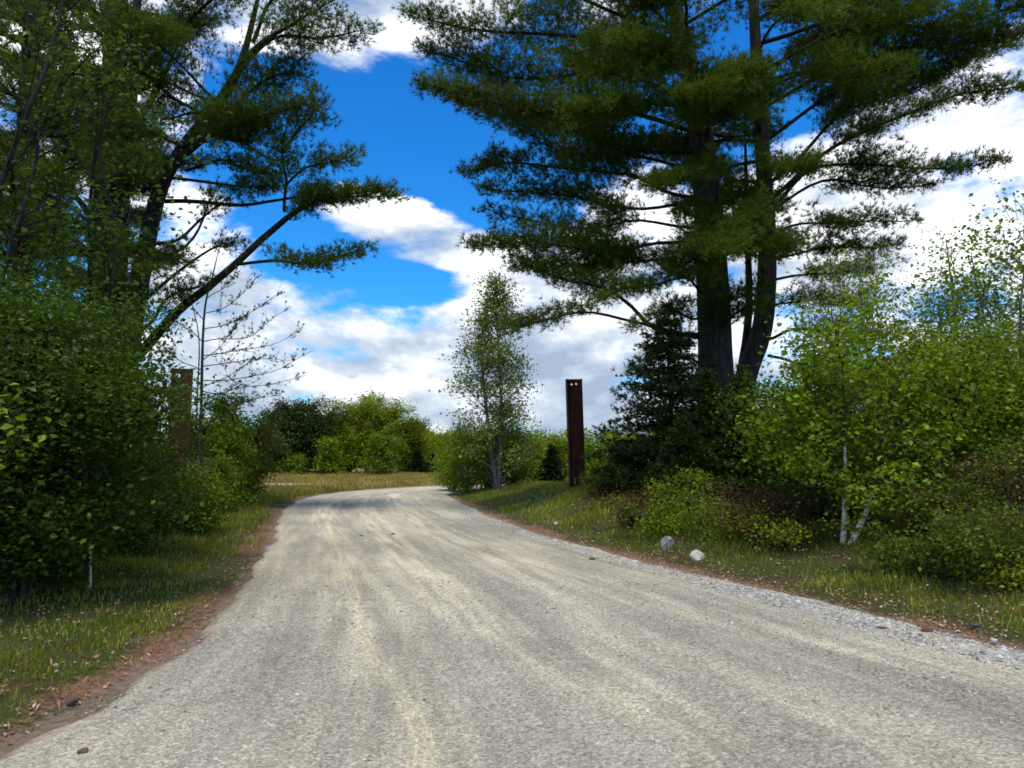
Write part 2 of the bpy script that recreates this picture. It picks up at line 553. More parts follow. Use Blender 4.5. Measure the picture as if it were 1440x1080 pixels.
pv = mth(nt, 'MULTIPLY', mrange(nt, lg.outputs[0], .3, .7, .80, 1.08), mrange(nt, st.outputs[0], .32, .68, .84, 1.10))
pv = mth(nt, 'MULTIPLY', pv, mrange(nt, st2.outputs[0], .36, .64, .82, 1.08))
sp1 = N('ShaderNodeSeparateColor', ins={0: vor.outputs['Color']}).outputs[0]
vor3 = N('ShaderNodeTexVoronoi', ins={'Vector': tc.outputs['Object'], 'Scale': 75.})
sp2 = N('ShaderNodeSeparateColor', ins={0: vor3.outputs['Color']}).outputs[1]
spk = mth(nt, 'MULTIPLY', mrange(nt, sp1, 0, 1, .66, 1.34, False), mrange(nt, sp2, 0, 1, .70, 1.30, False))
gap = mrange(nt, vor3.outputs['Distance'], .35, .75, 1.06, .72)
spk = mth(nt, 'MULTIPLY', spk, gap)
pv = mth(nt, 'MULTIPLY', pv, mth(nt, 'ADD', mth(nt, 'MULTIPLY', spk, .68), .32))
c = N('ShaderNodeHueSaturation', ins={'Color': mix(nt, 1., c, (1.58, 1.49, 1.25), 'MULTIPLY'), 'Value': pv}).outputs[0]
bs = N('ShaderNodeBsdfPrincipled', ins={'Base Color': c, 'Roughness': .92, 'Normal': bp.outputs[0], 'Specular IOR Level': .2})
nt.links.new(bs.outputs[0], N('ShaderNodeOutputMaterial').inputs[0])
M['road'] = m
tag(link('gravel_road', rme, m), kind='structure')

# ---- pale sandy track far left
sx = np.linspace(-60, -9.6, 60)
top = 41.3 + .25 * wav(sx, sx * 0, .6) - sstep(-16, -9.6, sx) * .9
bot = 37.2 + .25 * wav(sx, sx * 0 + 3, .7) + sstep(-14, -9.6, sx) * 1.3
sv_ = []
for a in np.linspace(0, 1, 5):
    yy = bot * (1 - a) + top * a
    sv_.append(np.stack([sx, yy, height(sx, yy) + .012 + .04 * (1 - abs(2 * a - 1))], 1))
sv_ = np.stack(sv_, 1)
ii = (np.arange(59)[:, None] * 5 + np.arange(4)[None]).ravel()
m, nt, N = newmat('pale_sand')
tc = N('ShaderNodeTexCoord')
n1 = N('ShaderNodeTexNoise', ins={'Vector': tc.outputs['Object'], 'Scale': 3., 'Detail': 8, 'Roughness': .7})
bs = N('ShaderNodeBsdfPrincipled', ins={'Base Color': ramp(nt, n1.outputs[0], [(.3, (.27, .235, .15)), (.7, (.42, .375, .26))]), 'Roughness': .95})
nt.links.new(bs.outputs[0], N('ShaderNodeOutputMaterial').inputs[0])
tag(link('sandy_track', mesh_np('sandy_track', sv_.reshape(-1, 3), np.stack([ii, ii + 5, ii + 6, ii + 1], 1), True), m), kind='structure')


# ------------------------------------------------------------------ plant builders
UP = np.array([0, 0, 1.])


def wobble(path, amp):
    n = len(path)
    k = np.sin(np.linspace(0, math.pi, n))[:, None]
    f = np.linspace(0, R.uniform(4, 9), n)
    w = np.stack([np.sin(f + R.uniform(0, 6)) for _ in range(3)], 1)
    return path + w * k * amp


def pine_spray(W, T, path, dens=1., start=.3, spread=1.5, lift=.2, twr=.012, tuft=.055, jit=.06, hang=.12):
    """side branches with needle tufts along a limb"""
    L = np.linalg.norm(np.diff(path, axis=0), axis=1).sum()
    n = len(path)
    cnt = max(4, int(L * 6.5 * dens))
    for i in range(cnt):
        t = start + (1 - start) * ((i + R.uniform(0, 1)) / cnt)
        q = t * (n - 1)
        a = min(int(q), n - 2)
        p = path[a] + (path[a + 1] - path[a]) * (q - a)
        tg = nrm(path[a + 1] - path[a])
        sdv = np.cross(tg, UP)
        if np.linalg.norm(sdv) < .2:
            sdv = nrm(R.normal(0, 1, 3))
        sdv = nrm(sdv) * (1 if i % 2 else -1)
        d = nrm(tg * R.uniform(.5, 1.) + sdv * R.uniform(.35, 1.1) + UP * R.uniform(lift - .3, lift + .35))
        l = spread * (.28 + .72 * min(1, (1 - t) * 1.5 + .05)) * R.uniform(.5, 1.15) + .18
        if t > .93:
            d = nrm(tg + sdv * .25 + UP * lift)
            l = max(l, .45)
        k = np.linspace(0, 1, 5)[:, None]
        sp = p + d * l * k + UP * (k ** 2) * l * R.uniform(-.06, .22)
        W.tube(sp, np.linspace(twr, .004, 5), 3)
        m = max(3, int(l / tuft))
        # twiglets spread the tufts sideways
        tt = R.uniform(.22, 1, m)
        q = tt * 4
        a2 = np.minimum(q.astype(int), 3)
        pp = sp[a2] + (sp[a2 + 1] - sp[a2]) * (q - a2)[:, None]
        off = R.normal(0, 1, (m, 3)) * [1, 1, .55] * (jit + .10 * l * (1 - tt[:, None] * .6))
        off[:, 2] -= R.uniform(0, hang, m) * l
        T.add(pp + off, d * .7 + nrm(off) * .5 + UP * .5)


def make_limb(root, org, mat, T, TW, pts, r0, dens=1., start=.3, spread=1.5, lift=.2, n=14, tip=.012, **kw):
    L = np.linalg.norm(np.diff(np.asarray(pts), axis=0), axis=1).sum()
    path = wobble(catmull(pts, n), .025 * L)
    w = Wood()
    w.tube(path, r0 * (np.linspace(1, 0, n) ** .8) + tip, 7)
    w.build('limb', mat, root, org)
    pine_spray(TW, T, path, dens, start, spread, lift, **kw)
    return path


def stem_tube(root, org, mat, pts, rad, n=30, k=14, name='trunk', amp=.03):
    path = wobble(catmull(pts, n), amp)
    rr = np.interp(np.linspace(0, 1, n), np.linspace(0, 1, len(rad)), rad)
    w = Wood()
    w.tube(path, rr, k)
    w.build(name, mat, root, org)
    return path


def leafy(name, label, cat, base, ht, rx, zb=.25, stems=3, clumps=60, lpc=120, leaf=.06, lm='alder', bm='bark_dk',
          r0=.03, cr=.24, shape='round', lean=(0, 0), ry=None, group=None, bare=0, splay=.45, top=1., leaf_up=.75):
    ry = ry or rx
    base = np.asarray(base, float)
    root = thing(name, base, label, cat, group)
    W, LV = Wood(), Leaves()
    if stems > 1 and shape != 'fan':
        rx, ry = rx * .8, ry * .8
    sp = []
    for i in range(stems):
        az = 2 * math.pi * (i + R.uniform(-.3, .3)) / stems
        h = ht * (R.uniform(.72, .97) if i else .96)
        off = np.array([math.cos(az) * rx, math.sin(az) * ry, 0]) * splay * R.uniform(.5, 1.1) * (0 if stems == 1 else 1)
        b0 = base + off * .12
        tp = base + off + [lean[0], lean[1], h]
        md = b0 * .45 + tp * .55 + R.normal(0, .03 * ht, 3) * [1, 1, 0] - off * .1
        n = 12
        pth = wobble(catmull([b0, md, tp], n), .012 * ht)
        rr = r0 * R.uniform(.7, 1.1) if i else r0
        w = Wood()
        w.tube(pth, rr * np.linspace(1, .16, n) + .003, 8 if r0 > .05 else 6)
        w.build('trunk' if r0 > .045 else 'stem', M[bm], root, base)
        sp.append((pth, h))
    ph0 = R.uniform(0, 6)
    for i in range(clumps):
        pth, h = sp[i % stems]
        t = zb + (1 - zb) * R.uniform(0, 1) ** .9
        if shape == 'round':
            e = math.sqrt(max(.05, 1 - ((t - (zb + 1) / 2) / ((1 - zb) / 2 + .06)) ** 2))
        elif shape == 'cone':
            e = .12 + .88 * (1 - (t - zb) / (1 - zb)) ** .8
        elif shape == 'column':
            e = .45 + .55 * math.sin(math.pi * min(1, (1 - t) / (1 - zb) * .9 + .1))
        else:
            e = .35 + .65 * ((t - zb) / (1 - zb)) ** .6
        az = R.uniform(0, 2 * math.pi)
        dist = e * math.sqrt(R.uniform(.06, 1)) * (1 + .28 * math.sin(2 * az + ph0) + .18 * math.sin(5 * az + 9 * t + ph0))
        n = len(pth)
        q = max(0, t - .16 * dist - .04) * (n - 1)
        a = min(int(q), n - 2)
        s0 = pth[a] + (pth[a + 1] - pth[a]) * (q - a)
        c = np.array([base[0] + (pth[min(n - 1, int(t * (n - 1))), 0] - base[0]) + math.cos(az) * rx * dist,
                      base[1] + (pth[min(n - 1, int(t * (n - 1))), 1] - base[1]) + math.sin(az) * ry * dist,
                      base[2] + h * t + .12 * dist * rx])
        md = s0 * .5 + c * .5 + R.normal(0, .06, 3) * np.linalg.norm(c - s0)
        br = catmull([s0, md, c], 6)
        W.tube(br, np.linspace(r0 * .2, r0 * .05, 6) + .002, 4)
        if R.uniform() < bare:
            continue
        m = int(lpc * R.uniform(.5, 1.4))
        for k in range(3):      # twigs
            W.tube(catmull([br[4], c + R.normal(0, cr * .9, 3) * [1, 1, .6]], 3), np.linspace(r0 * .1, r0 * .04, 3) + .0015, 3)
        pp = c + R.normal(0, 1, (m, 3)) * [cr, cr, cr * .6]
        tt = R.uniform(.45, 1, m // 4)[:, None]
        pb = s0 * (1 - tt) + c * tt + R.normal(0, cr * .4, (m // 4, 3))
        LV.add(np.vstack([pp, pb]), leaf)
        if i % 4 == 0:       # a leafy shoot standing out of the clump
            sl_n = R.uniform(.5, 1.1) * (cr * 2.6 + .02 * ht)
            sdir = nrm(R.normal(0, .45, 3) + UP * 1.1 + np.array([math.cos(az), math.sin(az), 0]) * .35)
            sh_ = catmull([c, c + sdir * sl_n * .55 + R.normal(0, .02, 3), c + sdir * sl_n], 5)
            W.tube(sh_, np.linspace(r0 * .08, r0 * .02, 5) + .0015, 3)
            kk = max(8, int(m * .22))
            q_ = R.uniform(.1, 1, kk) * 4
            a_ = np.minimum(q_.astype(int), 3)
            LV.add(sh_[a_] + (sh_[a_ + 1] - sh_[a_]) * (q_ - a_)[:, None] + R.normal(0, .22 * cr, (kk, 3)), leaf)
    W.build('branches', M[bm], root, base)
    o = LV.build('crown' if r0 > .045 else 'foliage', M[lm], root, base, up=leaf_up)
    return root


def conifer(name, label, base, ht, rad, zb=.08, lm='spruce_n', bm='bark_dk', r0=.08, levels=22, per=6, ln=.09, w=.018, m=7,
            dens=1., droop=.15, cat='tree', group=None, tuft=.05):
    base = np.asarray(base, float)
    root = thing(name, base, label, cat, group)
    n = 14
    tp = base + [R.normal(0, .02 * ht), R.normal(0, .02 * ht), ht]
    pth = wobble(catmull([base, (base + tp) / 2, tp], n), .008 * ht)
    w_ = Wood()
    w_.tube(pth, r0 * np.linspace(1, .08, n), 8)
    w_.build('trunk', M[bm], root, base)
    W, T = Wood(), Tufts()
    for i in range(levels):
        t = zb + (1 - zb) * (i + R.uniform(0, .8)) / levels
        l0 = rad * ((1 - t) / (1 - zb)) ** .8 + .05
        for j in range(per):
            az = 2 * math.pi * (j + R.uniform(0, .9)) / per + i
            l = l0 * R.uniform(.6, 1.15)
            d = np.array([math.cos(az), math.sin(az), 0])
            s0 = pth[min(n - 1, int(t * (n - 1)))] * [1, 1, 0] + UP * (base[2] + ht * t)
            br = catmull([s0, s0 + d * l * .55 + UP * l * R.uniform(-droop - .05, .12), s0 + d * l + UP * l * R.uniform(-droop, .25)], 6)
            W.tube(br, np.linspace(.012, .004, 6) * (1 + .4 * ht / 5), 3)
            k = max(4, int(l / tuft * dens * 1.6))
            tt = R.uniform(.12, 1, k)
            q = tt * 5
            a = np.minimum(q.astype(int), 4)
            pp = br[a] + (br[a + 1] - br[a]) * (q - a)[:, None]
            sdv = np.cross(d, UP)
            so = sdv * (R.normal(0, .16, k) * l * (1.1 - tt))[:, None] + R.normal(0, .03, (k, 3))
            T.add(pp + so, d * .9 + nrm(so) * .6 + UP * .25)
    W.build('branches', M[bm], root, base)
    T.build('crown', M[lm], root, base, m, ln, w, .45)
    return root


# ------------------------------------------------------------------ right white pine
D = 20.0
b = spot(1012, D)
pine = thing('white_pine_tree', b, 'huge dark white pine with forked trunks standing behind the conical spruce on the right bank', 'tree', 'tall white pines framing the road')


def PP(lst, d0, d1=None):
    d1 = d0 if d1 is None else d1
    n = len(lst)
    return [P(u, v, d0 + (d1 - d0) * i / max(1, n - 1)) for i, (u, v) in enumerate(lst)]


def ground_first(pts, dx=0):
    q = np.array(pts)
    q[0] = [q[0][0], q[0][1], hz(q[0][0], q[0][1]) - .15]
    return q


stA = stem_tube(pine, b, M['bark'], ground_first(PP([(1008, 690), (1006, 500), (1000, 350), (988, 200), (965, 70), (938, -60), (930, -330)], D)), [.62, .46, .42, .33, .24, .17, .04], 36, 18)
stB = stem_tube(pine, b, M['bark'], ground_first(PP([(1030, 690), (1046, 545), (1072, 460), (1078, 350), (1072, 230), (1064, 100), (1058, -60), (1056, -330)], D + .3)), [.42, .30, .28, .25, .21, .17, .13, .03], 34, 14)
stC = stem_tube(pine, b, M['bark'], ground_first(PP([(1022, 690), (1040, 540), (1052, 430), (1051, 300), (1047, 160)], D + .9)), [.2, .13, .11, .08, .02], 20, 10)
T, TW = Tufts(), Wood()
k = dict(tuft=.027, jit=.12)
lim = [  # pixels along each limb, depth at trunk / tip, radius, density, start of foliage, spread
    ([(975, 40), (860, 20), (720, -30), (620, -60)], 20, 18.6, .09, 1.1, .3, 1.6),
    ([(968, 85), (840, 60), (700, 50), (588, 22)], 20, 18.5, .09, .9, .35, 1.2),
    ([(985, 150), (870, 110), (730, 105), (612, 75)], 20, 19.5, .09, 1.2, .3, 1.4),
    ([(988, 190), (860, 150), (730, 150), (606, 122)], 20, 18.2, .10, 1.4, .3, 1.3),
    ([(990, 215), (880, 205), (770, 180), (650, 142)], 20, 20.5, .09, 1.3, .3, 1.2),
    ([(990, 240), (900, 225), (830, 215), (745, 190)], 20, 19.0, .07, 1.2, .3, 1.2),
    ([(985, 278), (925, 272), (860, 240), (740, 225), (672, 240)], 20, 19.2, .08, 1.0, .45, 1.2),
    ([(985, 280), (900, 300), (800, 268), (690, 268)], 20, 20.8, .07, 1.0, .4, 1.2),
    ([(990, 320), (920, 315), (830, 320), (700, 300)], 20, 19.5, .06, .8, .45, 1.1),
    ([(992, 345), (900, 345), (790, 345), (682, 345)], 20, 18.8, .07, 1.3, .35, 1.3),
    ([(992, 350), (920, 370), (840, 368), (735, 378)], 20, 21., .06, 1.2, .35, 1.2),
    ([(998, 470), (920, 462), (850, 415), (790, 385), (735, 370)], 20, 19., .09, .8, .5, 1.0),
    ([(998, 480), (905, 458), (830, 437), (770, 445), (735, 458)], 20, 18.6, .06, .55, .55, .8),
    ([(1000, 430), (960, 390), (900, 400), (850, 420)], 20, 18.4, .05, .9, .4, .9),
    ([(1072, 60), (1180, 20), (1320, -20), (1460, -60)], 20.3, 19., .09, 1.2, .3, 1.6),
    ([(1070, 100), (1190, 50), (1330, 30), (1470, -5)], 20.3, 18.2, .09, 1.3, .3, 1.4),
    ([(1072, 150), (1170, 105), (1300, 70), (1450, 45)], 20.3, 19.5, .09, 1.3, .35, 1.3),
    ([(1074, 200), (1160, 140), (1280, 110), (1420, 62)], 20.3, 21., .08, 1.2, .3, 1.3),
    ([(1078, 285), (1150, 230), (1220, 175), (1330, 140), (1436, 122)], 20.3, 18.8, .10, .95, .42, 1.1),
    ([(1078, 262), (1150, 190), (1230, 150), (1340, 95)], 20.3, 20.5, .08, 1.0, .42, 1.2),
    ([(1080, 300), (1130, 245), (1200, 240), (1290, 238), (1392, 230)], 20.3, 19., .08, 1.0, .5, .9),
    ([(1080, 300), (1140, 262), (1210, 262), (1300, 262)], 20.3, 20.6, .06, .9, .5, .9),
    ([(1080, 330), (1130, 310), (1190, 312), (1268, 312)], 20.3, 19., .05, 1.0, .4, .8),
    ([(1080, 370), (1130, 350), (1190, 352), (1255, 345)], 20.3, 20.4, .05, .9, .4, .8),
    ([(1080, 395), (1130, 388), (1180, 380), (1232, 372)], 20.3, 19., .05, .9, .35, .8),
    ([(1080, 478), (1120, 466), (1190, 466), (1260, 470)], 20.3, 19.4, .06, .6, .4, .8),
    ([(1080, 500), (1120, 510), (1160, 520), (1190, 505)], 20.3, 20.8, .05, .8, .3, .8),
    ([(1000, 440), (970, 450), (940, 440), (905, 455)], 20, 18.2, .05, .8, .35, .9),
    ([(1005, 470), (1020, 450), (1035, 440), (1060, 430)], 20, 18.4, .04, .8, .3, .8),
    ([(1075, 440), (1100, 425), (1140, 420), (1180, 425)], 20.3, 18.8, .05, .9, .3, .9),
    ([(1070, 420), (1050, 415), (1030, 420), (1010, 425)], 20.3, 18.6, .04, .9, .3, .8),
    ([(1000, 520), (960, 500), (930, 505), (895, 520)], 20, 18.6, .05, .5, .4, .8),
    # towards the viewer: sunlit tufts hanging before the trunks
    ([(1000, 330), (1010, 310), (1010, 330), (1015, 350)], 20, 16.6, .07, 1.7, .35, 1.3),
    ([(1005, 370), (1035, 350), (1070, 350), (1105, 345)], 20, 17.6, .05, 1.5, .35, 1.1),
    ([(995, 360), (985, 365), (975, 380), (985, 392)], 20, 17.6, .05, 1.5, .35, 1.0),
    ([(992, 200), (1000, 165), (1000, 150), (990, 130)], 20, 16.6, .07, 1.6, .3, 1.5),
    ([(1070, 190), (1060, 150), (1050, 120), (1045, 100)], 20.3, 17, .06, 1.5, .3, 1.3),
    ([(988, 250), (970, 240), (955, 250), (930, 255)], 20, 17, .06, 1.3, .3, 1.2),
    ([(1072, 240), (1090, 230), (1110, 240), (1125, 230)], 20.3, 17.5, .05, 1.2, .3, 1.0),
    ([(980, 90), (950, 70), (900, 70), (840, 60)], 20, 16.8, .07, 1.5, .3, 1.4),
    ([(1068, 70), (1090, 30), (1120, 10), (1150, 20)], 20.3, 17, .06, 1.4, .3, 1.3),
    ([(965, 40), (960, 0), (950, -20), (940, -30)], 20, 16.5, .07, 1.4, .3, 1.5),
    ([(990, 170), (940, 150), (880, 160), (815, 155)], 20, 17.2, .07, 1.5, .3, 1.4),
    ([(988, 120), (940, 100), (870, 100), (790, 75)], 20, 22.5, .07, 1.4, .3, 1.4),
    ([(1070, 130), (1130, 110), (1200, 105), (1260, 95)], 20.3, 17.4, .06, 1.4, .3, 1.2),
    ([(1070, 130), (1120, 60), (1220, 50), (1300, 10)], 20.3, 22.5, .06, 1.4, .3, 1.4),
    ([(1000, 290), (1030, 270), (1050, 280), (1060, 300)], 20, 18, .05, 1.2, .3, 1.0),
]
for px, d0, d1, r0, de, sta, spd in lim:
    make_limb(pine, b, M['bark_dk'], T, TW, PP(px, d0, d1), r0 * .62, de, sta * .8, spd, .16, **k)
for i in range(34):      # the crown above the picture and the sides facing away
    st_ = stA if i % 2 else stB
    n = len(st_)
    q = int(n * (R.uniform(.62, .97) if i < 22 else R.uniform(.38, .62)))
    s0 = st_[q]
    az = R.uniform(0, 2 * math.pi) if i < 22 else R.uniform(.15, .85) * math.pi
    l = (1.2 + 4.2 * (1 - q / n)) * R.uniform(.7, 1.1)
    d = np.array([math.cos(az), math.sin(az), 0])
    make_limb(pine, b, M['bark_dk'], T, TW, [s0, s0 + d * l * .5 + UP * l * .12, s0 + d * l + UP * l * R.uniform(.1, .3)], .05, .9, .25, 1.3, .16, n=9, **k)
TW.build('twigs', M['bark_dk'], pine, b)
T.build('crown', M['pine_n'], pine, b, 11, .15, .015, .62)

# ------------------------------------------------------------------ left white pine
D = 21.0
b = spot(140, D)
pine = thing('white_pine_tree', b, 'large white pine rising behind the left shrubs with one long limb slanting over the road', 'tree', 'tall white pines framing the road')
sA = stem_tube(pine, b, M['bark_dk'], ground_first(PP([(138, 720), (142, 520), (150, 320), (160, 120), (166, -60), (168, -420)], D)), [.66, .50, .43, .35, .28, .04], 32, 16)
sB = stem_tube(pine, b, M['bark_dk'], ground_first(PP([(160, 720), (178, 520), (200, 385), (225, 270), (262, 200), (330, 110), (372, -40)], D - .4)), [.40, .30, .26, .2, .16, .12, .04], 28, 12)
sC = stem_tube(pine, b, M['bark_dk'], ground_first(PP([(150, 720), (166, 480), (172, 300), (184, 150), (192, 0), (200, -200)], D - .8)), [.32, .23, .19, .15, .12, .04], 24, 10)
T, TW = Tufts(), Wood()
k = dict(tuft=.038, jit=.10)
lim = [
    ([(178, 515), (240, 455), (310, 395), (390, 305), (440, 285), (532, 268)], 15, 13.8, .12, .75, .62, .9),
    ([(330, 372), (400, 368), (450, 365), (505, 352)], 14.5, 13.6, .03, 1.2, .25, .6),
    ([(232, 283), (330, 284), (430, 280), (548, 276)], 15, 14.4, .045, .8, .62, .7),
    ([(400, 298), (400, 260), (398, 215), (410, 150)], 14.2, 14.0, .03, 1.3, .2, .8),
    ([(400, 262), (430, 240), (460, 228), (498, 218)], 14.2, 13.9, .02, 1.2, .2, .6),
    ([(398, 225), (380, 225), (350, 205), (335, 190)], 14.2, 14.2, .02, .6, .4, .5),
    ([(395, 215), (420, 180), (440, 165), (440, 130)], 14.1, 14.0, .02, 1.2, .2, .6),
    ([(225, 270), (280, 200), (330, 175), (420, 150)], 14.7, 13.4, .07, 1.5, .35, 1.2),
    ([(262, 200), (320, 150), (370, 120), (415, 95)], 14.7, 14.6, .06, 1.5, .3, 1.1),
    ([(200, 270), (260, 215), (310, 180), (360, 165)], 15, 14, .06, 1.3, .4, 1.0),
    ([(300, 150), (350, 80), (410, 30), (470, 0)], 14.7, 13.8, .06, 1.0, .35, 1.0),
    ([(340, 95), (390, 50), (450, 55), (512, 42)], 14.7, 13.6, .04, .8, .4, .7),
    ([(355, 60), (380, 10), (420, -40), (480, -60)], 14.7, 14, .04, 1.1, .3, 1.0),
    ([(165, 150), (230, 60), (290, 10), (350, -40)], 15, 14, .07, 1.1, .35, 1.2),
    ([(162, 210), (210, 150), (240, 80), (270, 20)], 15, 14.6, .06, .7, .5, .9),
    ([(200, 345), (250, 335), (290, 305), (330, 270)], 15, 14.4, .04, .5, .6, .6),
    ([(205, 375), (250, 350), (290, 300), (300, 270)], 15, 15.4, .035, .35, .65, .6),
    ([(185, 440), (240, 390), (300, 350), (330, 345)], 15, 16, .04, .4, .6, .6),
    ([(240, 250), (300, 255), (350, 265), (380, 262)], 14.8, 15.2, .03, 1.1, .4, .8),
    ([(262, 240), (300, 225), (330, 235), (370, 245)], 14.8, 14, .03, 1.0, .4, .7),
    ([(180, 480), (215, 450), (240, 415), (290, 400)], 14.9, 14.2, .04, .7, .4, .7),
    ([(150, 380), (90, 330), (30, 320), (-40, 300)], 15, 14.8, .06, 1.1, .3, 1.1),
    ([(150, 290), (120, 230), (90, 160), (70, 110)], 15, 13.6, .06, 1.1, .3, 1.1),
    ([(160, 90), (150, 40), (110, 0), (60, 10)], 15, 13.6, .06, 1.1, .3, 1.1),
    ([(150, 330), (100, 270), (50, 230), (-20, 200)], 15, 14.4, .07, 1.1, .3, 1.2),
    ([(155, 250), (100, 190), (60, 130), (10, 90)], 15, 14.2, .07, 1.1, .3, 1.2),
    ([(160, 150), (110, 90), (60, 40), (0, 0)], 15, 14.4, .07, 1.1, .3, 1.2),
    ([(165, 60), (120, 10), (80, -40), (40, -80)], 15, 14.4, .06, 1.1, .3, 1.2),
    ([(148, 400), (100, 370), (60, 350), (10, 340)], 15, 13.6, .06, 1.0, .3, 1.1),
    ([(155, 300), (165, 260), (170, 240), (185, 220)], 15, 12.2, .05, 1.2, .3, 1.1),
    ([(165, 130), (180, 80), (200, 50), (220, 40)], 15, 12.2, .05, 1.2, .3, 1.1),
    ([(145, 420), (140, 400), (130, 390), (120, 400)], 15, 12.2, .05, 1.2, .3, 1.1),
    ([(160, 360), (190, 350), (205, 360), (215, 380)], 15, 12.6, .05, 1.2, .3, 1.0),
]
for px, d0, d1, r0, de, sta, spd in lim:
    make_limb(pine, b, M['bark_dk'], T, TW, PP(px, d0 * 1.4, d1 * 1.4), r0 * 1.25, de * .95, sta, spd * 1.35, .16, **k)
for i in range(40):
    st_ = (sA, sC, sB)[i % 3]
    n = len(st_)
    q = int(n * (R.uniform(.34, .97) if i % 3 < 2 else R.uniform(.5, .8)))
    s0 = st_[q]
    az = R.uniform(0, 2 * math.pi) if q > .72 * n and i % 3 < 2 else R.uniform(.55, 1.5) * math.pi
    l = (1.4 + 5.0 * (1 - q / n)) * R.uniform(.7, 1.1)
    d = np.array([math.cos(az), math.sin(az), 0])
    make_limb(pine, b, M['bark_dk'], T, TW, [s0, s0 + d * l * .5 + UP * l * .15, s0 + d * l + UP * l * R.uniform(.15, .4)], .04, .9, .25, 1.2, .16, n=9, **k)
TW.build('twigs', M['bark_dk'], pine, b)
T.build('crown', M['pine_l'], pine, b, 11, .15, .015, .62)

# second, slimmer pine at the left border
D = 13.0
b = spot(20, D)
pine = thing('white_pine_tree', b, 'slimmer white pine at the left border half hidden by hanging alder leaves', 'tree', 'tall white pines framing the road')
s1 = stem_tube(pine, b, M['bark_dk'], ground_first(PP([(10, 740), (22, 520), (32, 320), (42, 100), (48, -80), (50, -350)], D)), [.32, .22, .18, .15, .11, .03], 26, 12)
T, TW = Tufts(), Wood()
for i in range(28):
    n = len(s1)
    q = int(n * R.uniform(.36, .96))
    s0 = s1[q]
    az = R.uniform(0, 2 * math.pi)
    l = (.9 + 2.0 * (1 - q / n)) * R.uniform(.7, 1.1)
    d = np.array([math.cos(az), math.sin(az), 0])
    make_limb(pine, b, M['bark_dk'], T, TW, [s0, s0 + d * l * .5 + UP * l * .1, s0 + d * l + UP * l * R.uniform(.1, .35)], .04, .9, .25, 1.0, .16, n=9, tuft=.03)
TW.build('twigs', M['bark_dk'], pine, b)
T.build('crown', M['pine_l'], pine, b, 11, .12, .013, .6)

# ------------------------------------------------------------------ left shrubs and trees
G1 = 'leafy shrubs along the left verge'
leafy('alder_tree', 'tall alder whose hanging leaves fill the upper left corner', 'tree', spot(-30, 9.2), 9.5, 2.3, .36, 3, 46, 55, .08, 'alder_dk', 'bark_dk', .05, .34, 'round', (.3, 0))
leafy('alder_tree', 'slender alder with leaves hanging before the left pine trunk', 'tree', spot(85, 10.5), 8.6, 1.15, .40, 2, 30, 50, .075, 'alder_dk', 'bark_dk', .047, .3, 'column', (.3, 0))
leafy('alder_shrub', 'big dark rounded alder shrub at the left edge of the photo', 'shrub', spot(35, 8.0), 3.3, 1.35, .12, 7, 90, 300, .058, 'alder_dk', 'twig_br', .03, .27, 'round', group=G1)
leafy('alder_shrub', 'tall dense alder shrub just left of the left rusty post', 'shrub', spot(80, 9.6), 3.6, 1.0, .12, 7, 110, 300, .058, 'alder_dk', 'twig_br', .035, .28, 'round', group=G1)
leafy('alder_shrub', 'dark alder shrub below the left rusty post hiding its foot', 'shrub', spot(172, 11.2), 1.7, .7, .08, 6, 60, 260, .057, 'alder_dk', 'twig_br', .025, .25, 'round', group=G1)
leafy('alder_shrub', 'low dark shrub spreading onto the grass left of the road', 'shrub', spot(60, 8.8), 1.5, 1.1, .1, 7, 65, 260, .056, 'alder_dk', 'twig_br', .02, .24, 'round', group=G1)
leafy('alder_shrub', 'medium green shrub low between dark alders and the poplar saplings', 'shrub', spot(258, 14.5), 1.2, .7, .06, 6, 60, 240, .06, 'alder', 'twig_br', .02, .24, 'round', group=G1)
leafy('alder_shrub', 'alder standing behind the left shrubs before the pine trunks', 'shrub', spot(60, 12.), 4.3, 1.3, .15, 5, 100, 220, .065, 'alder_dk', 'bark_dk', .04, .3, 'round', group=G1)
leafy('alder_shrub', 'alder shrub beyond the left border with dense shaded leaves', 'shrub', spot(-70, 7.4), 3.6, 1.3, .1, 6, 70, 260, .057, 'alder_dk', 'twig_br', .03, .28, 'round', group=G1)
leafy('maple_sapling', 'young sapling with bright yellow green leaves at the left border', 'sapling', spot(-26, 5.6), 2.1, .26, .82, 2, 5, 12, .08, 'birch_l', 'twig_br', .014, .13, 'round', (.08, 0))
leafy('birch_sapling', 'thin white stemmed birch sapling under the dark left shrubs', 'sapling', spot(133, 8.6), 1.3, .4, .45, 1, 12, 60, .055, 'alder_dk', 'birch_b', .014, .2, 'round')
# saplings by the left post
G2 = 'poplar saplings beside the left post'
for u, d, vt, rx, lab in ((283, 21, 585, 1.0, 'short bushy poplar sapling nearest the left rusty post'),
                          (318, 22, 538, 1.0, 'tallest poplar sapling right of the left rusty post'),
                          (345, 25, 595, .95, 'poplar sapling at the road end of the left sapling row'),
                          (262, 24, 600, .9, 'poplar sapling partly hidden behind the left rusty post'),
                          (296, 19.5, 650, .5, 'low leafy poplar sapling in the grass in front of the taller saplings')):
    s = spot(u, d)
    leafy('poplar_sapling', lab, 'sapling', s, P(u, vt, d)[2] - s[2], rx, .04, 3, 75, 150, .08, 'birch_l' if u != 345 else 'olive_l', 'bark_gy', .025, .22, 'cone' if u == 318 else 'column', group=G2)

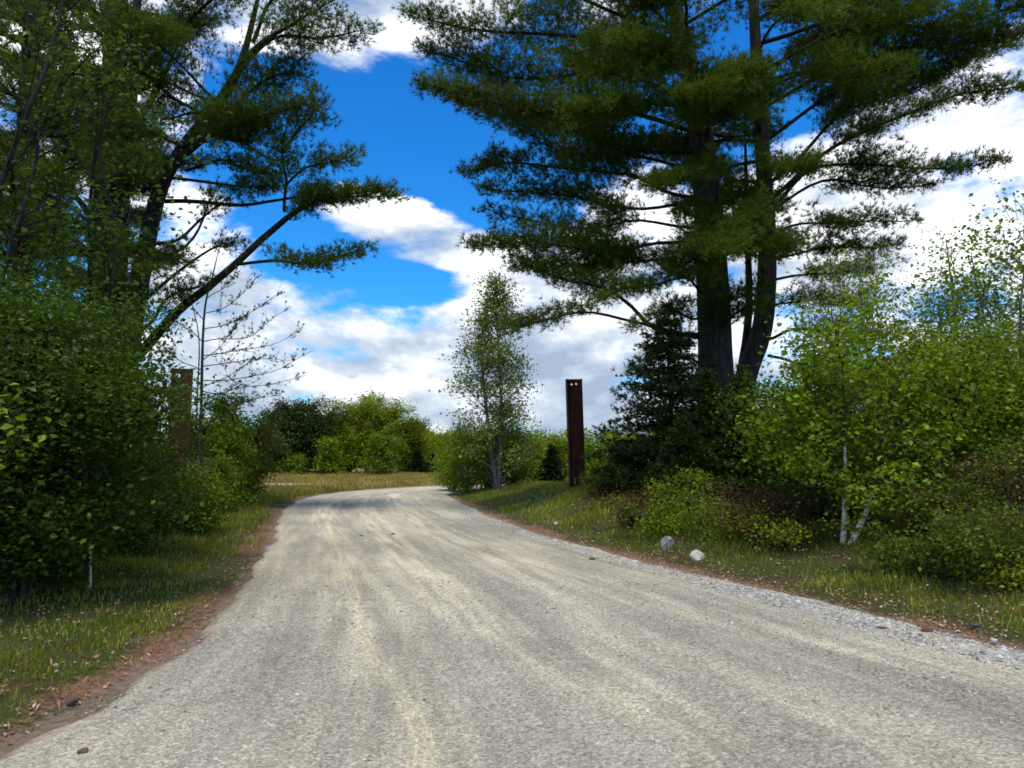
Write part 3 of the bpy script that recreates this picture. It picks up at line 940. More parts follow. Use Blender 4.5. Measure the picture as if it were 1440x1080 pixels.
# nearly bare larch
D = 18.5
b = spot(283, D)
root = thing('bare_larch_tree', b, 'nearly leafless larch with thin grey twigs reaching right beside the left post', 'tree')
s1 = stem_tube(root, b, M['bark_dk'], ground_first(PP([(283, 700), (283, 560), (288, 440), (300, 385), (310, 340)], D)), [.05, .04, .028, .018, .008], 18, 8, amp=.02)
W, T = Wood(), Tufts()
stem2 = wobble(catmull(PP([(276, 690), (276, 560), (280, 470), (262, 400)], D + .2), 12), .02)
W.tube(stem2, np.linspace(.028, .008, 12), 6)
bl = [((284, 560), (350, 545), (430, 528)), ((284, 535), (360, 530), (441, 492)), ((285, 515), (350, 505), (410, 508)), ((286, 500), (360, 490), (430, 462)),
      ((287, 480), (350, 470), (412, 430)), ((288, 462), (340, 450), (400, 405)), ((290, 440), (330, 425), (365, 385)), ((285, 550), (330, 560), (395, 556)),
      ((282, 520), (245, 500), (220, 490)), ((284, 480), (250, 450), (232, 430)), ((287, 450), (260, 420), (245, 390)), ((283, 575), (320, 575), (360, 560)),
      ((290, 420), (320, 400), (340, 360)), ((286, 505), (320, 475), (352, 440)), ((284, 545), (330, 520), (375, 500))]
for px in bl:
    d1 = D + R.uniform(-1.2, 1.2)
    p = wobble(catmull(PP(px, D, d1), 12), .05)
    W.tube(p, np.linspace(.013, .004, 12), 4)
    for j in range(26):
        t = R.uniform(.2, 1)
        a = min(int(t * 11), 10)
        d = nrm(nrm(p[a + 1] - p[a]) + R.normal(0, .7, 3) + UP * .2)
        l = R.uniform(.15, .5) * (1.2 - t * .6)
        q = catmull([p[a], p[a] + d * l * .5 + R.normal(0, .02, 3), p[a] + d * l + UP * .05], 4)
        W.tube(q, np.linspace(.006, .003, 4), 3)
        if R.uniform() < .75:
            kk = int(R.integers(2, 5))
            T.add(q[R.integers(1, 4, kk)], R.normal(0, 1, (kk, 3)) + UP)
W.build('branches', M['bark_dk'], root, b)
T.build('crown', M['pine_l'], root, b, 6, .06, .018, .8)

# ------------------------------------------------------------------ rusty steel posts
m, nt, N = newmat('rusty_steel')
tc = N('ShaderNodeTexCoord')
n1 = N('ShaderNodeTexNoise', ins={'Vector': tc.outputs['Object'], 'Scale': 3.2, 'Detail': 9, 'Roughness': .7, 'Distortion': .6})
mp = N('ShaderNodeMapping', ins={'Vector': tc.outputs['Object'], 'Scale': (26, 26, 1.2)})
n2 = N('ShaderNodeTexNoise', ins={'Vector': mp.outputs[0], 'Scale': 1., 'Detail': 5})
c = ramp(nt, n1.outputs[0], [(.30, (.024, .007, .005)), (.52, (.078, .017, .009)), (.72, (.16, .040, .017))])
c = mix(nt, mrange(nt, n2.outputs[0], .52, .70, 0, .7), c, (.16, .058, .022))
bp = N('ShaderNodeBump', ins={'Height': n1.outputs[0], 'Strength': .3, 'Distance': .01})
bs = N('ShaderNodeBsdfPrincipled', ins={'Base Color': c, 'Roughness': .8, 'Normal': bp.outputs[0], 'Specular IOR Level': .25})
nt.links.new(bs.outputs[0], N('ShaderNodeOutputMaterial').inputs[0])
M['rust'] = m


def box_mesh(name, sx, sy, sz, z0, cx=0, cy=0, bev=.004):
    import bmesh
    bm = bmesh.new()
    bmesh.ops.create_cube(bm, size=1)
    for v in bm.verts:
        v.co = Vector((v.co.x * sx + cx, v.co.y * sy + cy, (v.co.z + .5) * sz + z0))
    if bev:
        bmesh.ops.bevel(bm, geom=list(bm.edges), offset=bev, segments=1, affect='EDGES')
    me = bpy.data.meshes.new(name)
    bm.to_mesh(me)
    bm.free()
    return me


def web_with_holes(name, wd, th, z0, z1, holes):
    """upright plate in the xz plane with square-cornered round holes cut right through"""
    import bmesh
    bm = bmesh.new()
    lo = min(h[1] - h[2] * 1.6 for h in holes)
    hi = max(h[1] + h[2] * 1.6 for h in holes)
    xs = [-wd / 2] + sorted({x for h in holes for x in (h[0] - h[2] * 1.5, h[0] + h[2] * 1.5)}) + [wd / 2]
    faces = []

    def quad(x0, x1, a, c):
        faces.append([(x0, a), (x1, a), (x1, c), (x0, c)])
    quad(-wd / 2, wd / 2, z0, lo)
    quad(-wd / 2, wd / 2, hi, z1)
    for i in range(len(xs) - 1):
        x0, x1 = xs[i], xs[i + 1]
        hh = [h for h in holes if x0 - 1e-6 < h[0] - h[2] * 1.5 + 1e-6 and h[0] + h[2] * 1.5 < x1 + 1e-6]
        if not hh:
            quad(x0, x1, lo, hi)
            continue
        hx, hzz, r = hh[0]
        n = 16
        cor = []
        for q in range(n):
            a = math.pi * 2 * (q + .5) / n
            ca, sa = math.cos(a), math.sin(a)
            s_ = 1 / max(abs(ca), abs(sa))
            ox = ((x1 - x0) / 2) * ca * s_ + (x0 + x1) / 2
            oz = ((hi - lo) / 2) * sa * s_ + (lo + hi) / 2
            cor.append(((hx + r * ca, hzz + r * sa), (ox, oz)))
        for q in range(n):
            (i0, o0), (i1, o1) = cor[q], cor[(q + 1) % n]
            f = [i0, o0]
            a0, a1 = math.pi * 2 * (q + .5) / n, math.pi * 2 * (q + 1.5) / n
            for ck in range(4):     # corner of the surrounding rectangle
                ac_ = math.pi / 4 + ck * math.pi / 2
                if a0 < ac_ < a1:
                    sgn = [(1, 1), (0, 1), (0, 0), (1, 0)][ck]
                    f.append(((x1 if sgn[0] else x0), (hi if sgn[1] else lo)))
            f += [o1, i1]
            faces.append(f)
    key = {}

    def vert(x, z, y):
        kk = (round(x, 4), round(z, 4), y)
        if kk not in key:
            key[kk] = bm.verts.new((x, y, z))
        return key[kk]
    front = []
    for f in faces:
        try:
            front.append(bm.faces.new([vert(x, z, -th / 2) for x, z in f]))
        except ValueError:
            pass
    ext = bmesh.ops.extrude_face_region(bm, geom=front)
    for v in ext['geom']:
        if isinstance(v, bmesh.types.BMVert):
            v.co.y += th
    bmesh.ops.recalc_face_normals(bm, faces=bm.faces)
    me = bpy.data.meshes.new(name)
    bm.to_mesh(me)
    bm.free()
    return me


def steel_post(base, ht, wd, holes, label, rz, lean, extra=None):
    root = thing('steel_post', base, label, 'post', 'rusty gate posts at the road')
    root.rotation_euler = (0, lean, rz)
    link('web', web_with_holes('web', wd - .05, .02, -.3, ht - .004, holes), M['rust'], root)
    for s in (-1, 1):
        link('flange', box_mesh('flange', .024, .26, ht + .3, -.3, s * (wd / 2 - .012)), M['rust'], root)
    link('base_plate', box_mesh('base_plate', wd + .1, .4, .03, .02), M['rust'], root)
    if extra:
        extra(root)
    return root


b = spot(812, 22)
ht = P(808, 533, 22)[2] - b[2]
steel_post(b, ht, .46, [(-.07, ht - .16, .030), (.07, ht - .15, .030)], 'straight dark rusty steel post on the right bank with two holes at its top', .12, -.025)
b = spot(246, 17)
ht = P(252, 518, 17)[2] - b[2]
steel_post(b, ht, .43, [(-.09, ht - .17, .055)], 'reddish rusty steel post on the left half hidden by shrubs with one hole at top', .25, .012)

# ------------------------------------------------------------------ right side, near the pine
conifer('spruce_tree', 'dark conical spruce in front of the forked pine on the right bank', spot(942, 18.2), P(940, 428, 18.2)[2] - .55, 2.3, .05, 'spruce_n', r0=.09, levels=32, per=10, ln=.09, w=.02, m=8)
G3 = 'dark young firs at the foot of the right pine'
for u, d, vt, rad, lab in ((1000, 17.2, 520, 1.3, 'dark young fir directly below the forked pine trunk'),
                           (1046, 16.8, 515, 1.3, 'dark young fir between the pine trunk and the bright birch'),
                           (965, 16.6, 590, 1.1, 'small dark young fir squeezed beside the spruce skirt'),
                           (880, 19.0, 622, .75, 'small round dark fir left of the spruce near the right post')):
    s = spot(u, d)
    conifer('fir_tree', lab, s, P(u, vt, d)[2] - s[2], rad, .03, 'fir_n', r0=.05, levels=24, per=9, ln=.09, w=.02, m=8, group=G3)

# birches on the right
s = spot(1188, 10.9)
root = thing('grey_birch_tree', s, 'bright green grey birch clump with two white stems beside the right verge', 'tree')
W, LV = Wood(), Leaves()
stems = [PP([(1184, 772), (1187, 715), (1191, 640), (1186, 540), (1168, 430)], 10.9, 10.6), PP([(1190, 776), (1208, 742), (1222, 712), (1228, 680), (1240, 600), (1275, 480)], 10.8, 10.4),
         PP([(1180, 770), (1165, 690), (1148, 590), (1140, 500)], 11.0, 11.3), PP([(1192, 772), (1250, 660), (1310, 560), (1345, 480)], 11.0, 11.4), PP([(1186, 770), (1200, 650), (1222, 520), (1230, 410)], 11.1, 12.)]
sp = []
for i, q in enumerate(stems):
    q = ground_first(q)
    p = wobble(catmull(q, 16), .02)
    w = Wood()
    rf = np.linspace(1, .25, 16) ** 1.6 * (.060 if i == 1 else .048 if i == 0 else .022)
    pf = p
    w.tube(p[:9] if i < 2 else p, rf[:9] if i < 2 else rf, 8)
    w.build('trunk', M['birch_b'] if i < 2 else M['twig_br'], root, s)
    if i < 2:
        W.tube(pf[8:], rf[8:], 6)
    sp.append(p)
for i in range(150):
    p = sp[i % 5]
    t = (.44 if i % 5 < 2 else .38) + (.54 if i % 5 < 2 else .60) * R.uniform() ** .9
    a = min(int(t * 15), 14)
    az = R.uniform(0, 6.283)
    e = .92 * math.sin(math.pi * min(1, max(.12, (t - .12) / .95))) ** .7
    dist = e * math.sqrt(R.uniform(.04, 1))
    c = p[a] + np.array([math.cos(az) * dist, math.sin(az) * dist, R.uniform(-.12, .28)])
    br = catmull([p[max(0, a - 1)], (p[a] + c) / 2 + R.normal(0, .05, 3), c], 6)
    W.tube(br, np.linspace(.010, .004, 6), 4)
    m_ = int(80 * R.uniform(.4, 1.4))
    LV.add(c + R.normal(0, 1, (m_, 3)) * [.21, .21, .13], .085)
W.build('branches', M['twig_br'], root, s)
LV.build('crown', M['birch_l'], root, s)

G4 = 'young birches on the right bank'
leafy('birch_tree', 'tall loose birch with small leaves at the right border', 'tree', spot(1440, 13.), 5.9, 1.6, .25, 4, 110, 70, .075, 'birch_l', 'bark_gy', .05, .3, 'round', group=G4)
leafy('birch_tree', 'sparse young birch right of the pine trunks above the bright birch clump', 'tree', spot(1210, 15.5), 5.6, 1.25, .3, 3, 80, 60, .062, 'birch_l', 'bark_gy', .05, .3, 'round', group=G4)
leafy('birch_tree', 'airy birch between the bright clump and the right border birch', 'tree', spot(1340, 14.6), 5.7, 1.2, .3, 3, 80, 60, .062, 'birch_l', 'bark_gy', .05, .28, 'column', group=G4)
leafy('birch_shrub', 'mid green birch shrub right of the white stems at head height', 'shrub', spot(1335, 11.2), 3.1, 1.15, .2, 5, 80, 100, .068, 'birch_l', 'twig_br', .025, .26, 'round')
leafy('birch_shrub', 'green birch shrub at the right border below the airy birches', 'shrub', spot(1430, 11.6), 3.4, 1.2, .25, 5, 80, 95, .068, 'birch_l', 'twig_br', .025, .26, 'round')
leafy('alder_shrub', 'dark shrub in shade behind the white birch stems', 'shrub', spot(1150, 13.2), 2.6, 1.5, .05, 6, 80, 180, .068, 'alder_dk', 'twig_br', .025, .28, 'round', ry=.9)
leafy('alder_shrub', 'dark background shrub behind the right border thicket', 'shrub', spot(1380, 14.6), 3.0, 2.0, .05, 6, 100, 150, .07, 'alder_dk', 'twig_br', .025, .3, 'round', ry=.9)
# low thicket on the right
G5 = 'low brush along the right verge'
for u, d, h_, rx, lm, n, lpc, lf, lab in (
        (1292, 9.0, .62, .62, 'alder', 34, 90, .05, 'low bright leafy shrub nearest the road on the right verge'),
        (1318, 9.9, 1.05, .6, 'olive_l', 42, 90, .045, 'olive shrub right beside the leaning white birch stem'),
        (1340, 10.0, 1.35, .8, 'alder', 46, 80, .045, 'loose green shrub in the middle of the right thicket'),
        (1415, 10.2, 1.5, .8, 'brown_l', 46, 60, .04, 'brownish twiggy shrub at the right border of the thicket'),
        (1385, 8.6, .85, .7, 'alder', 40, 80, .042, 'low green shrub at the lower right of the thicket'),
        (1452, 8.4, .75, .6, 'olive_l', 36, 80, .042, 'low olive shrub cut by the right border'),
        (1428, 8.1, .35, .28, 'lime_l', 14, 70, .05, 'yellow green tuft of leaves at the right border'),
        (1092, 11.2, .50, .48, 'lime_l', 22, 60, .045, 'small yellow green plant on the verge right of the white rock'),
        (955, 14.2, 1.0, .42, 'birch_l', 30, 80, .06, 'young light green sapling in front of the dark firs'),
        (930, 13.6, .6, .7, 'birch_l', 34, 80, .055, 'light green low shrub above the grey rock'),
        (1000, 12.6, .62, .6, 'birch_l', 26, 80, .05, 'light green low shrub above the white rock'),
        (1062, 11.9, .95, .95, 'brown_l', 80, 45, .04, 'brown heap of dry brush left of the white birch stems'),
        (1105, 11.9, .8, .6, 'brown_l', 60, 40, .04, 'dark brown dry brush at the foot of the bright birch clump'),
        (895, 14.6, .65, .9, 'brown_l', 70, 60, .045, 'brown dead brush lying on the bank right of the right post'),
        (850, 19.4, .8, .6, 'alder', 26, 80, .06, 'small green shrub just right of the right post foot')):
    leafy('low_shrub', lab, 'shrub', spot(u, d), h_, rx, .1, 8, n, lpc, lf, lm, 'twig_br', .010, .14, 'fan', group=G5, splay=.8, bare=.3 if lm == 'brown_l' else .05)

# ------------------------------------------------------------------ middle: aspens by the bend
s = spot(700, 29)
leafy('aspen_tree', 'tall slender twin stemmed aspen with sparse pale leaves beside the road bend', 'tree', s, P(690, 378, 29)[2] - s[2], 2.7, .06, 2, 130, 120, .10, 'aspen_l', 'bark_gy', .085, .33, 'cone', (-.3, 0), splay=.12)
G6 = 'leafy shrubs under the tall aspen'
for u, d, vt, rx, lm, lab in ((655, 30, 588, 1.15, 'birch_l', 'bright green shrub at the bend left of the tall aspen stem'),
                              (722, 30, 600, 1.1, 'birch_l', 'bright green shrub right of the tall aspen stem'),
                              (690, 31.5, 598, 1.1, 'birch_l', 'green shrub directly behind the tall aspen stem'),
                              (638, 33, 620, .9, 'birch_l', 'small green shrub overhanging the outer edge of the bend')):
    s = spot(u, d)
    leafy('aspen_shrub', lab, 'shrub', s, P(u, vt, d)[2] - s[2], rx * .85, .05, 5, 80, 75, .08, lm, 'bark_gy', .02, .26, 'column', group=G6)
s = spot(775, 31)
conifer('spruce_tree', 'small dark spruce left of the right rusty post', s, P(775, 628, 31)[2] - s[2], .75, .02, 'spruce_n', r0=.05, levels=14, per=7, ln=.13, w=.035, m=6)
G7 = 'far saplings behind the right post'
for i, (u, d, vt, rx, lab) in enumerate(((748, 44, 612, 1.5, 'far sapling just right of the aspen shrubs'), (785, 46, 610, 1.4, 'far sapling immediately left of the right post'), (838, 45, 606, 1.4, 'far sapling immediately right of the right post'),
                                          (868, 44, 612, 1.3, 'far sapling between the right post and the small round fir'), (815, 48, 618, 1.4, 'far sapling directly behind the right post'),
                                          (905, 46, 600, 1.8, 'far sapling hidden behind the conical spruce'))):
    s = spot(u, d)
    leafy('far_sapling', lab, 'sapling', s, P(u, vt, d)[2] - s[2], rx, .04, 3, 44, 70, .15, 'aspen_f' if i % 2 else 'birch_l', 'bark_gy', .04, .36, 'cone', group=G7)

# ------------------------------------------------------------------ far trees across the field
G8 = 'trees across the far field'
far = [  # u, depth, top v, radius, kind
    (380, 60, 583, 2.0, 'p', 'dark far pine at the left end of the far tree line'),
    (402, 62, 572, 2.3, 'p', 'dark far pine with a ragged double top left in the tree line'),
    (428, 61, 566, 2.4, 'p', 'tallest dark far pine left of the bright aspens'),
    (450, 63, 588, 2.2, 'p', 'dark far pine touching the bright aspens'),
    (372, 57, 622, 1.2, 'p', 'small dark far pine at the end of the left saplings'),
    (492, 64, 560, 2.2, 'a', 'bright far aspen forming the left half of the tall crown'),
    (516, 66, 551, 2.2, 'a', 'tallest bright far aspen in the middle of the tree line'),
    (548, 65, 562, 1.9, 'a', 'bright far aspen forming the right half of the tall crown'),
    (474, 62, 600, 1.4, 'a', 'lower bright far aspen left of the tall crown'),
    (535, 59, 608, 1.35, 'y', 'pale far sapling standing before the tall bright aspens'),
    (552, 63, 590, 1.3, 'y', 'pale slender far sapling in front of the right half of the tall crown'),
    (583, 66, 588, 1.2, 'a', 'slender far aspen rising at the right shoulder of the tall crown'),
    (468, 66, 582, 1.1, 'a', 'slender far aspen rising between the dark pines and the tall crown'),
    (462, 58, 618, 1.0, 'y', 'thin pale far sapling before the dark pines'),
    (412, 57, 643, .8, 'y', 'tiny pale far sapling under the dark pines'),
    (392, 57, 645, .7, 'y', 'tiniest pale far sapling at the foot of the leftmost pines'),
    (570, 68, 598, 1.5, 'a', 'far aspen right of the tall bright crown'),
    (594, 72, 606, 1.6, 'a', 'far aspen above the small dark far spruce'),
    (618, 74, 612, 1.7, 'a', 'far aspen left of the bend shrubs'),
    (642, 72, 606, 1.8, 'a', 'far aspen partly hidden by the bend shrubs'),
    (588, 62, 634, .9, 's', 'small dark far spruce at the field edge'),
    (608, 64, 640, .9, 's', 'second small dark far spruce right of the other at the field edge'),
    (345, 62, 612, 1.7, 'a', 'far aspen behind the left saplings'),
    (320, 64, 600, 2.0, 'a', 'far aspen glimpsed between the left saplings'),
    (680, 76, 606, 2.2, 'a', 'far aspen behind the tall slender aspen'),
    (725, 78, 610, 2.2, 'a', 'far aspen beyond the shrubs right of the slender aspen'),
]
for u, d, vt, rx, kd, lab in far:
    s = spot(u, d, 668)
    rx *= 1.05 if kd == 'a' else 1.25
    h_ = P(u, vt, d)[2] - s[2]
    if kd == 'p':
        leafy('far_pine_tree', lab, 'tree', s, h_ * 1.03, rx * .8, .08, 1, 90, 120, .15, 'far_pine', 'bark_dk', .12, .42, 'column', group=G8)
    elif kd == 's':
        conifer('far_spruce_tree', lab, s, h_, rx, .02, 'spruce_n', r0=.08, levels=14, per=6, ln=.22, w=.07, m=6, dens=.7, group=G8, tuft=.1)
    else:
        leafy('far_aspen_tree', lab, 'tree', s, h_, rx, .06 if kd == 'y' else .1, 3, 130 if kd == 'a' else 60, 110 if kd == 'a' else 80, .15, 'aspen_f' if kd == 'a' else 'lime_l' if d < 58.5 and 0 else 'birch_l',
              'bark_gy', .08, .45 if kd == 'a' else .3, 'column' if kd == 'a' else 'cone', group=G8)
# trees that close the right and left distance
G9 = 'background trees behind the right bank'
for u, d, vt, rx, kd, lab in ((1110, 27, 545, 1.8, 'a', 'background aspen seen past the forked pine trunk'), (1180, 30, 520, 2.3, 'a', 'background aspen behind the bright birch clump'), (1260, 28, 515, 2.2, 'a', 'background aspen behind the birch shrubs'),
                              (1340, 31, 505, 2.5, 'a', 'background aspen behind the airy birch'), (1420, 29, 500, 2.4, 'a', 'background aspen behind the right border'), (960, 36, 590, 2.2, 'a', 'background aspen behind the conical spruce'), (1040, 34, 570, 2.0, 'a', 'background aspen behind the young firs')):
    s = spot(u, d, 668)
    leafy('background_aspen_tree', lab, 'tree', s, P(u, vt, d)[2] - s[2], rx, .05, 3, 80, 90, .12, 'alder', 'bark_gy', .07, .4, 'round', group=G9)
for u, d, vt, lab in ((60, 26, 500, 'dark background pine behind the left shrubs'), (180, 28, 520, 'dark background pine behind the left post'), (-60, 24, 470, 'dark background pine beyond the left border')):
    s = spot(u, d, 668)
    conifer('background_pine_tree', lab, s, P(u, vt, d)[2] - s[2], 1.9, .05, 'pine_l', r0=.12, levels=20, per=7, ln=.2, w=.05, m=6, dens=.8, droop=0, group='background pines behind the left shrubs', tuft=.09)

# far wood: one mass that closes the horizon
T = Leaves()
W = Wood()
for i in range(420):
    x = R.uniform(-160, 180)
    y = R.uniform(86, 125) + abs(x) * .1
    h_ = R.uniform(3.2, 5.2)
    z = hz(x, y)
    W.tube([(x, y, z - .2), (x, y, z + h_ * .8)], [.12, .04], 4)
    m_ = 130
    q = R.normal(0, 1, (m_, 3)) * [1.2, 1.2, 0]
    q[:, 2] = R.uniform(.05, 1, m_) * h_
    q[:, :2] *= (1.05 - q[:, 2:3] / h_) ** .5
    T.add(q + [x, y, z], .5)
fw = T.build('far_woodland', M['aspen_f'], None, np.zeros(3))
tag(fw, 'low green belt of distant woodland closing the horizon', 'woodland', kind='stuff')
fs = W.build('woodland_stems', M['bark_gy'], fw, np.zeros(3))


# ------------------------------------------------------------------ grass, litter, gravel
def scatter(n, x0, x1, y0, y1, dmin, dmax, side=0, fall=1.):
    """random ground points between dmin and dmax metres off the road, denser near the camera"""
    u = R.uniform(0, 1, n)
    y = y0 * (y1 / y0) ** u if fall else R.uniform(y0, y1, n)
    x = R.uniform(x0, x1, n)
    sd = sd_road(x, y)
    xm = np.interp(y, _my, _mx)
    k = (sd > dmin) & (sd < dmax)
    if side:
        k &= (x - xm) * side > 0
    return x[k], y[k], sd[k]


def blades(name, x, y, hgt, wd, mat, lean=.5):
    n = len(x)
    z = height(x, y)
    hh = hgt * R.uniform(.45, 1.25, n)
    az = R.uniform(0, 6.283, n)
    d = np.stack([np.cos(az), np.sin(az), np.zeros(n)], 1)
    az2 = R.uniform(0, 6.283, n)
    ln = np.stack([np.cos(az2), np.sin(az2), np.zeros(n)], 1) * (hh * lean * R.uniform(0, 1, n))[:, None]
    p = np.stack([x, y, z - .01], 1)
    w = (wd * R.uniform(.6, 1.3, n))[:, None]
    V = np.stack([p - d * w, p + d * w, p + ln * .35 + UP * (hh * .6)[:, None] + d * w * .7, p + ln * .35 + UP * (hh * .6)[:, None] - d * w * .7,
                  p + ln + UP * hh[:, None] + d * w * .1, p + ln + UP * hh[:, None] - d * w * .1], 1).reshape(-1, 3)
    i = np.arange(n)[:, None] * 6
    Fc = np.concatenate([i + [0, 1, 2, 3], i + [3, 2, 4, 5]], 1).reshape(-1, 4)
    return link(name, mesh_np(name, V, Fc), mat)


def thin(x, y, sd, keep):
    k = R.uniform(0, 1, len(x)) < keep
    return x[k], y[k], sd[k]


x, y, sd = scatter(330000, -12, 2, 3.2, 34, .05, 6, -1)
x, y, sd = thin(x, y, sd, (.26 + .6 * sstep(-.2, .5, wav(x, y, 1.6, 4))) * sstep(.1, .9, sd + .3 * wav(x, y, 2.4, 1)))
tag(blades('verge_grass', x, y, .07 + .05 * sstep(0, .8, wav(x, y, .9, 11)) + .012 * np.maximum(y - 8, 0) * .5, .0035 + .0005 * y, M['grass']), 'short patchy grass on the left verge', 'grass', kind='stuff')
x, y, sd = scatter(330000, -4, 12, 5.2, 36, .05, 7, 1)
x, y, sd = thin(x, y, sd, (.14 + .65 * sstep(-.2, .5, wav(x, y, 1.4, 8))) * sstep(.15, .9, sd + .25 * wav(x, y, 2.2, 6)))
tag(blades('bank_grass', x, y, .09 + .09 * sstep(-.2, .8, wav(x, y, .9, 15)), .0035 + .0005 * y, M['grass']), 'tufted green grass on the right bank', 'grass', kind='stuff')
x, y, sd = scatter(90000, -22, 14, 27, 66, .3, 60, 0, 0)
k_ = (y > 37) | (x < -6)
x, y = x[k_], y[k_]
k_ = ~((y > 33.0) & (y < 41.8) & (x < -9.8) & (R.uniform(0, 1, len(x)) < np.where(y < 36.8, .8, 1.)))
x, y = x[k_], y[k_]
tag(blades('field_grass', x, y, .22 + .1 * wav(x, y, .5), .022, M['dry_grass']), 'dry yellow grass of the far field', 'grass', kind='stuff')


def litter(name, x, y, size, mat, flat=.35, wid=.36, lift=.012):
    L = Leaves()
    z = height(x, y) + lift
    L.add(np.stack([x, y, z], 1), size)
    o = L.build(name, mat, None, np.zeros(3), droop=0, up=2.2, wid=wid)
    return o


x, y, sd = scatter(42000, -11, 2, 3.2, 20, .0, 5, -1)
x, y, sd = thin(x, y, sd, .3 + .5 * sstep(.5, 2.5, sd))
tag(litter('leaf_litter', x, y, .034, M['litter'], lift=.02), 'fallen pale and brown leaves on the left verge', 'leaf litter', kind='stuff')
x, y, sd = scatter(50000, -4, 10, 5.5, 26, -.05, 3, 1)
tag(litter('bank_litter', x, y, .034, M['litter']), 'fallen leaves and bits along the right verge', 'leaf litter', kind='stuff')
x, y, sd = scatter(160000, -11, 9, 3.2, 26, -.12, 1.1)
x, y, sd = thin(x, y, sd, np.exp(-np.maximum(sd - .10, 0) / .25) * sstep(-.4, .5, wav(x, y, 1.8, 2)) * .8)
tag(litter('needle_litter', x, y, .075, M['rust_litter'], wid=.06), 'rusty fallen pine needles along the road edges', 'needle litter', kind='stuff')

# gravel lying loose on the road
_zt = rz


def road_points(n, smin, smax, weight):
    s = R.uniform(smin, smax, n)
    t = R.uniform(0.0, 1.0, n)
    k = R.uniform(0, 1, n) < weight(t)
    s, t = s[k], t[k]
    a = s * (NS - 1)
    i = np.minimum(a.astype(int), NS - 2)
    f = (a - i)[:, None]
    e0 = EL[i] * (1 - f) + EL[i + 1] * f
    e1 = ER[i] * (1 - f) + ER[i + 1] * f
    p = e0 * (1 - t)[:, None] + e1 * t[:, None]
    tt = t * (NT - 1)
    j = np.minimum(tt.astype(int), NT - 2)
    z = _zt[i, j] * (1 - (tt - j)) + _zt[i, j + 1] * (tt - j)
    return np.concatenate([p, z[:, None]], 1), t


_oct = np.array([[1, 0, 0], [-1, 0, 0], [0, 1, 0], [0, -1, 0], [0, 0, 1], [0, 0, -1]], float)
_of = np.array([[0, 2, 4], [2, 1, 4], [1, 3, 4], [3, 0, 4], [2, 0, 5], [1, 2, 5], [3, 1, 5], [0, 3, 5]])


def stones_mesh(name, p, size, mat):
    n = len(p)
    a = R.uniform(0, 6.283, n)
    sc = size[:, None] * R.uniform(.6, 1.3, (n, 3)) * [1, 1, .55]
    v = _oct[None] * R.uniform(.7, 1.2, (n, 6, 1)) + R.normal(0, .12, (n, 6, 3))
    v = v * sc[:, None]
    ca, sa = np.cos(a)[:, None], np.sin(a)[:, None]
    v = np.stack([v[..., 0] * ca - v[..., 1] * sa, v[..., 0] * sa + v[..., 1] * ca, v[..., 2]], -1)
    V = (v + p[:, None] + UP * (size * .12)[:, None, None]).reshape(-1, 3)
    Fc = (_of[None] + (np.arange(n) * 6)[:, None, None]).reshape(-1, 3)
    return link(name, mesh_np(name, V, Fc), mat)


m, nt, N = newmat('loose_stone')
geo = N('ShaderNodeNewGeometry')
c = ramp(nt, geo.outputs['Random Per Island'], [(0, (.11, .10, .085)), (.3, (.22, .205, .175)), (.6, (.33, .305, .255)), (.85, (.40, .375, .33)), (1, (.52, .50, .46))])
bs = N('ShaderNodeBsdfPrincipled', ins={'Base Color': c, 'Roughness': .85, 'Specular IOR Level': .25})
nt.links.new(bs.outputs[0], N('ShaderNodeOutputMaterial').inputs[0])
M['stone'] = m
s_of = lambda yy: float(np.interp(yy, mid[:, 1][:260], sv[:260]))
p1, t1_ = road_points(80000, s_of(3.0), s_of(9.5), lambda t: .35 + .25 * np.sin(t * 23) ** 2 + .4 * (t > .86))
p2, t2_ = road_points(34000, s_of(8.), s_of(22), lambda t: .15 + .85 * (t > .87))
pp = np.vstack([p1, p2])
tt = np.concatenate([t1_, t2_])
sz = .0045 * np.exp(R.normal(0, .45, len(pp))) * (1 + .9 * (tt > .87)) * (1 + .02 * pp[:, 1])
tag(stones_mesh('loose_gravel', pp, sz, M['stone']), 'loose grey and white gravel scattered over the road', 'gravel', kind='stuff')


def rock_mat(name, a, b_):
    m, nt, N = newmat(name)
    tc = N('ShaderNodeTexCoord')
    n1 = N('ShaderNodeTexNoise', ins={'Vector': tc.outputs['Object'], 'Scale': 9., 'Detail': 9, 'Roughness': .7})
    c = ramp(nt, n1.outputs[0], [(.3, a), (.65, b_)])
    bp = N('ShaderNodeBump', ins={'Height': n1.outputs[0], 'Strength': .6, 'Distance': .03})
    bs = N('ShaderNodeBsdfPrincipled', ins={'Base Color': c, 'Roughness': .9, 'Normal': bp.outputs[0]})
    nt.links.new(bs.outputs[0], N('ShaderNodeOutputMaterial').inputs[0])
    return m


M['rock_g'] = rock_mat('grey_rock', (.10, .095, .09), (.27, .255, .235))
M['rock_w'] = rock_mat('pale_rock', (.22, .205, .17), (.52, .49, .42))
M['clod'] = rock_mat('dark_clod', (.03, .025, .02), (.09, .075, .06))
M['clod_b'] = rock_mat('brown_clod', (.06, .03, .018), (.15, .08, .05))


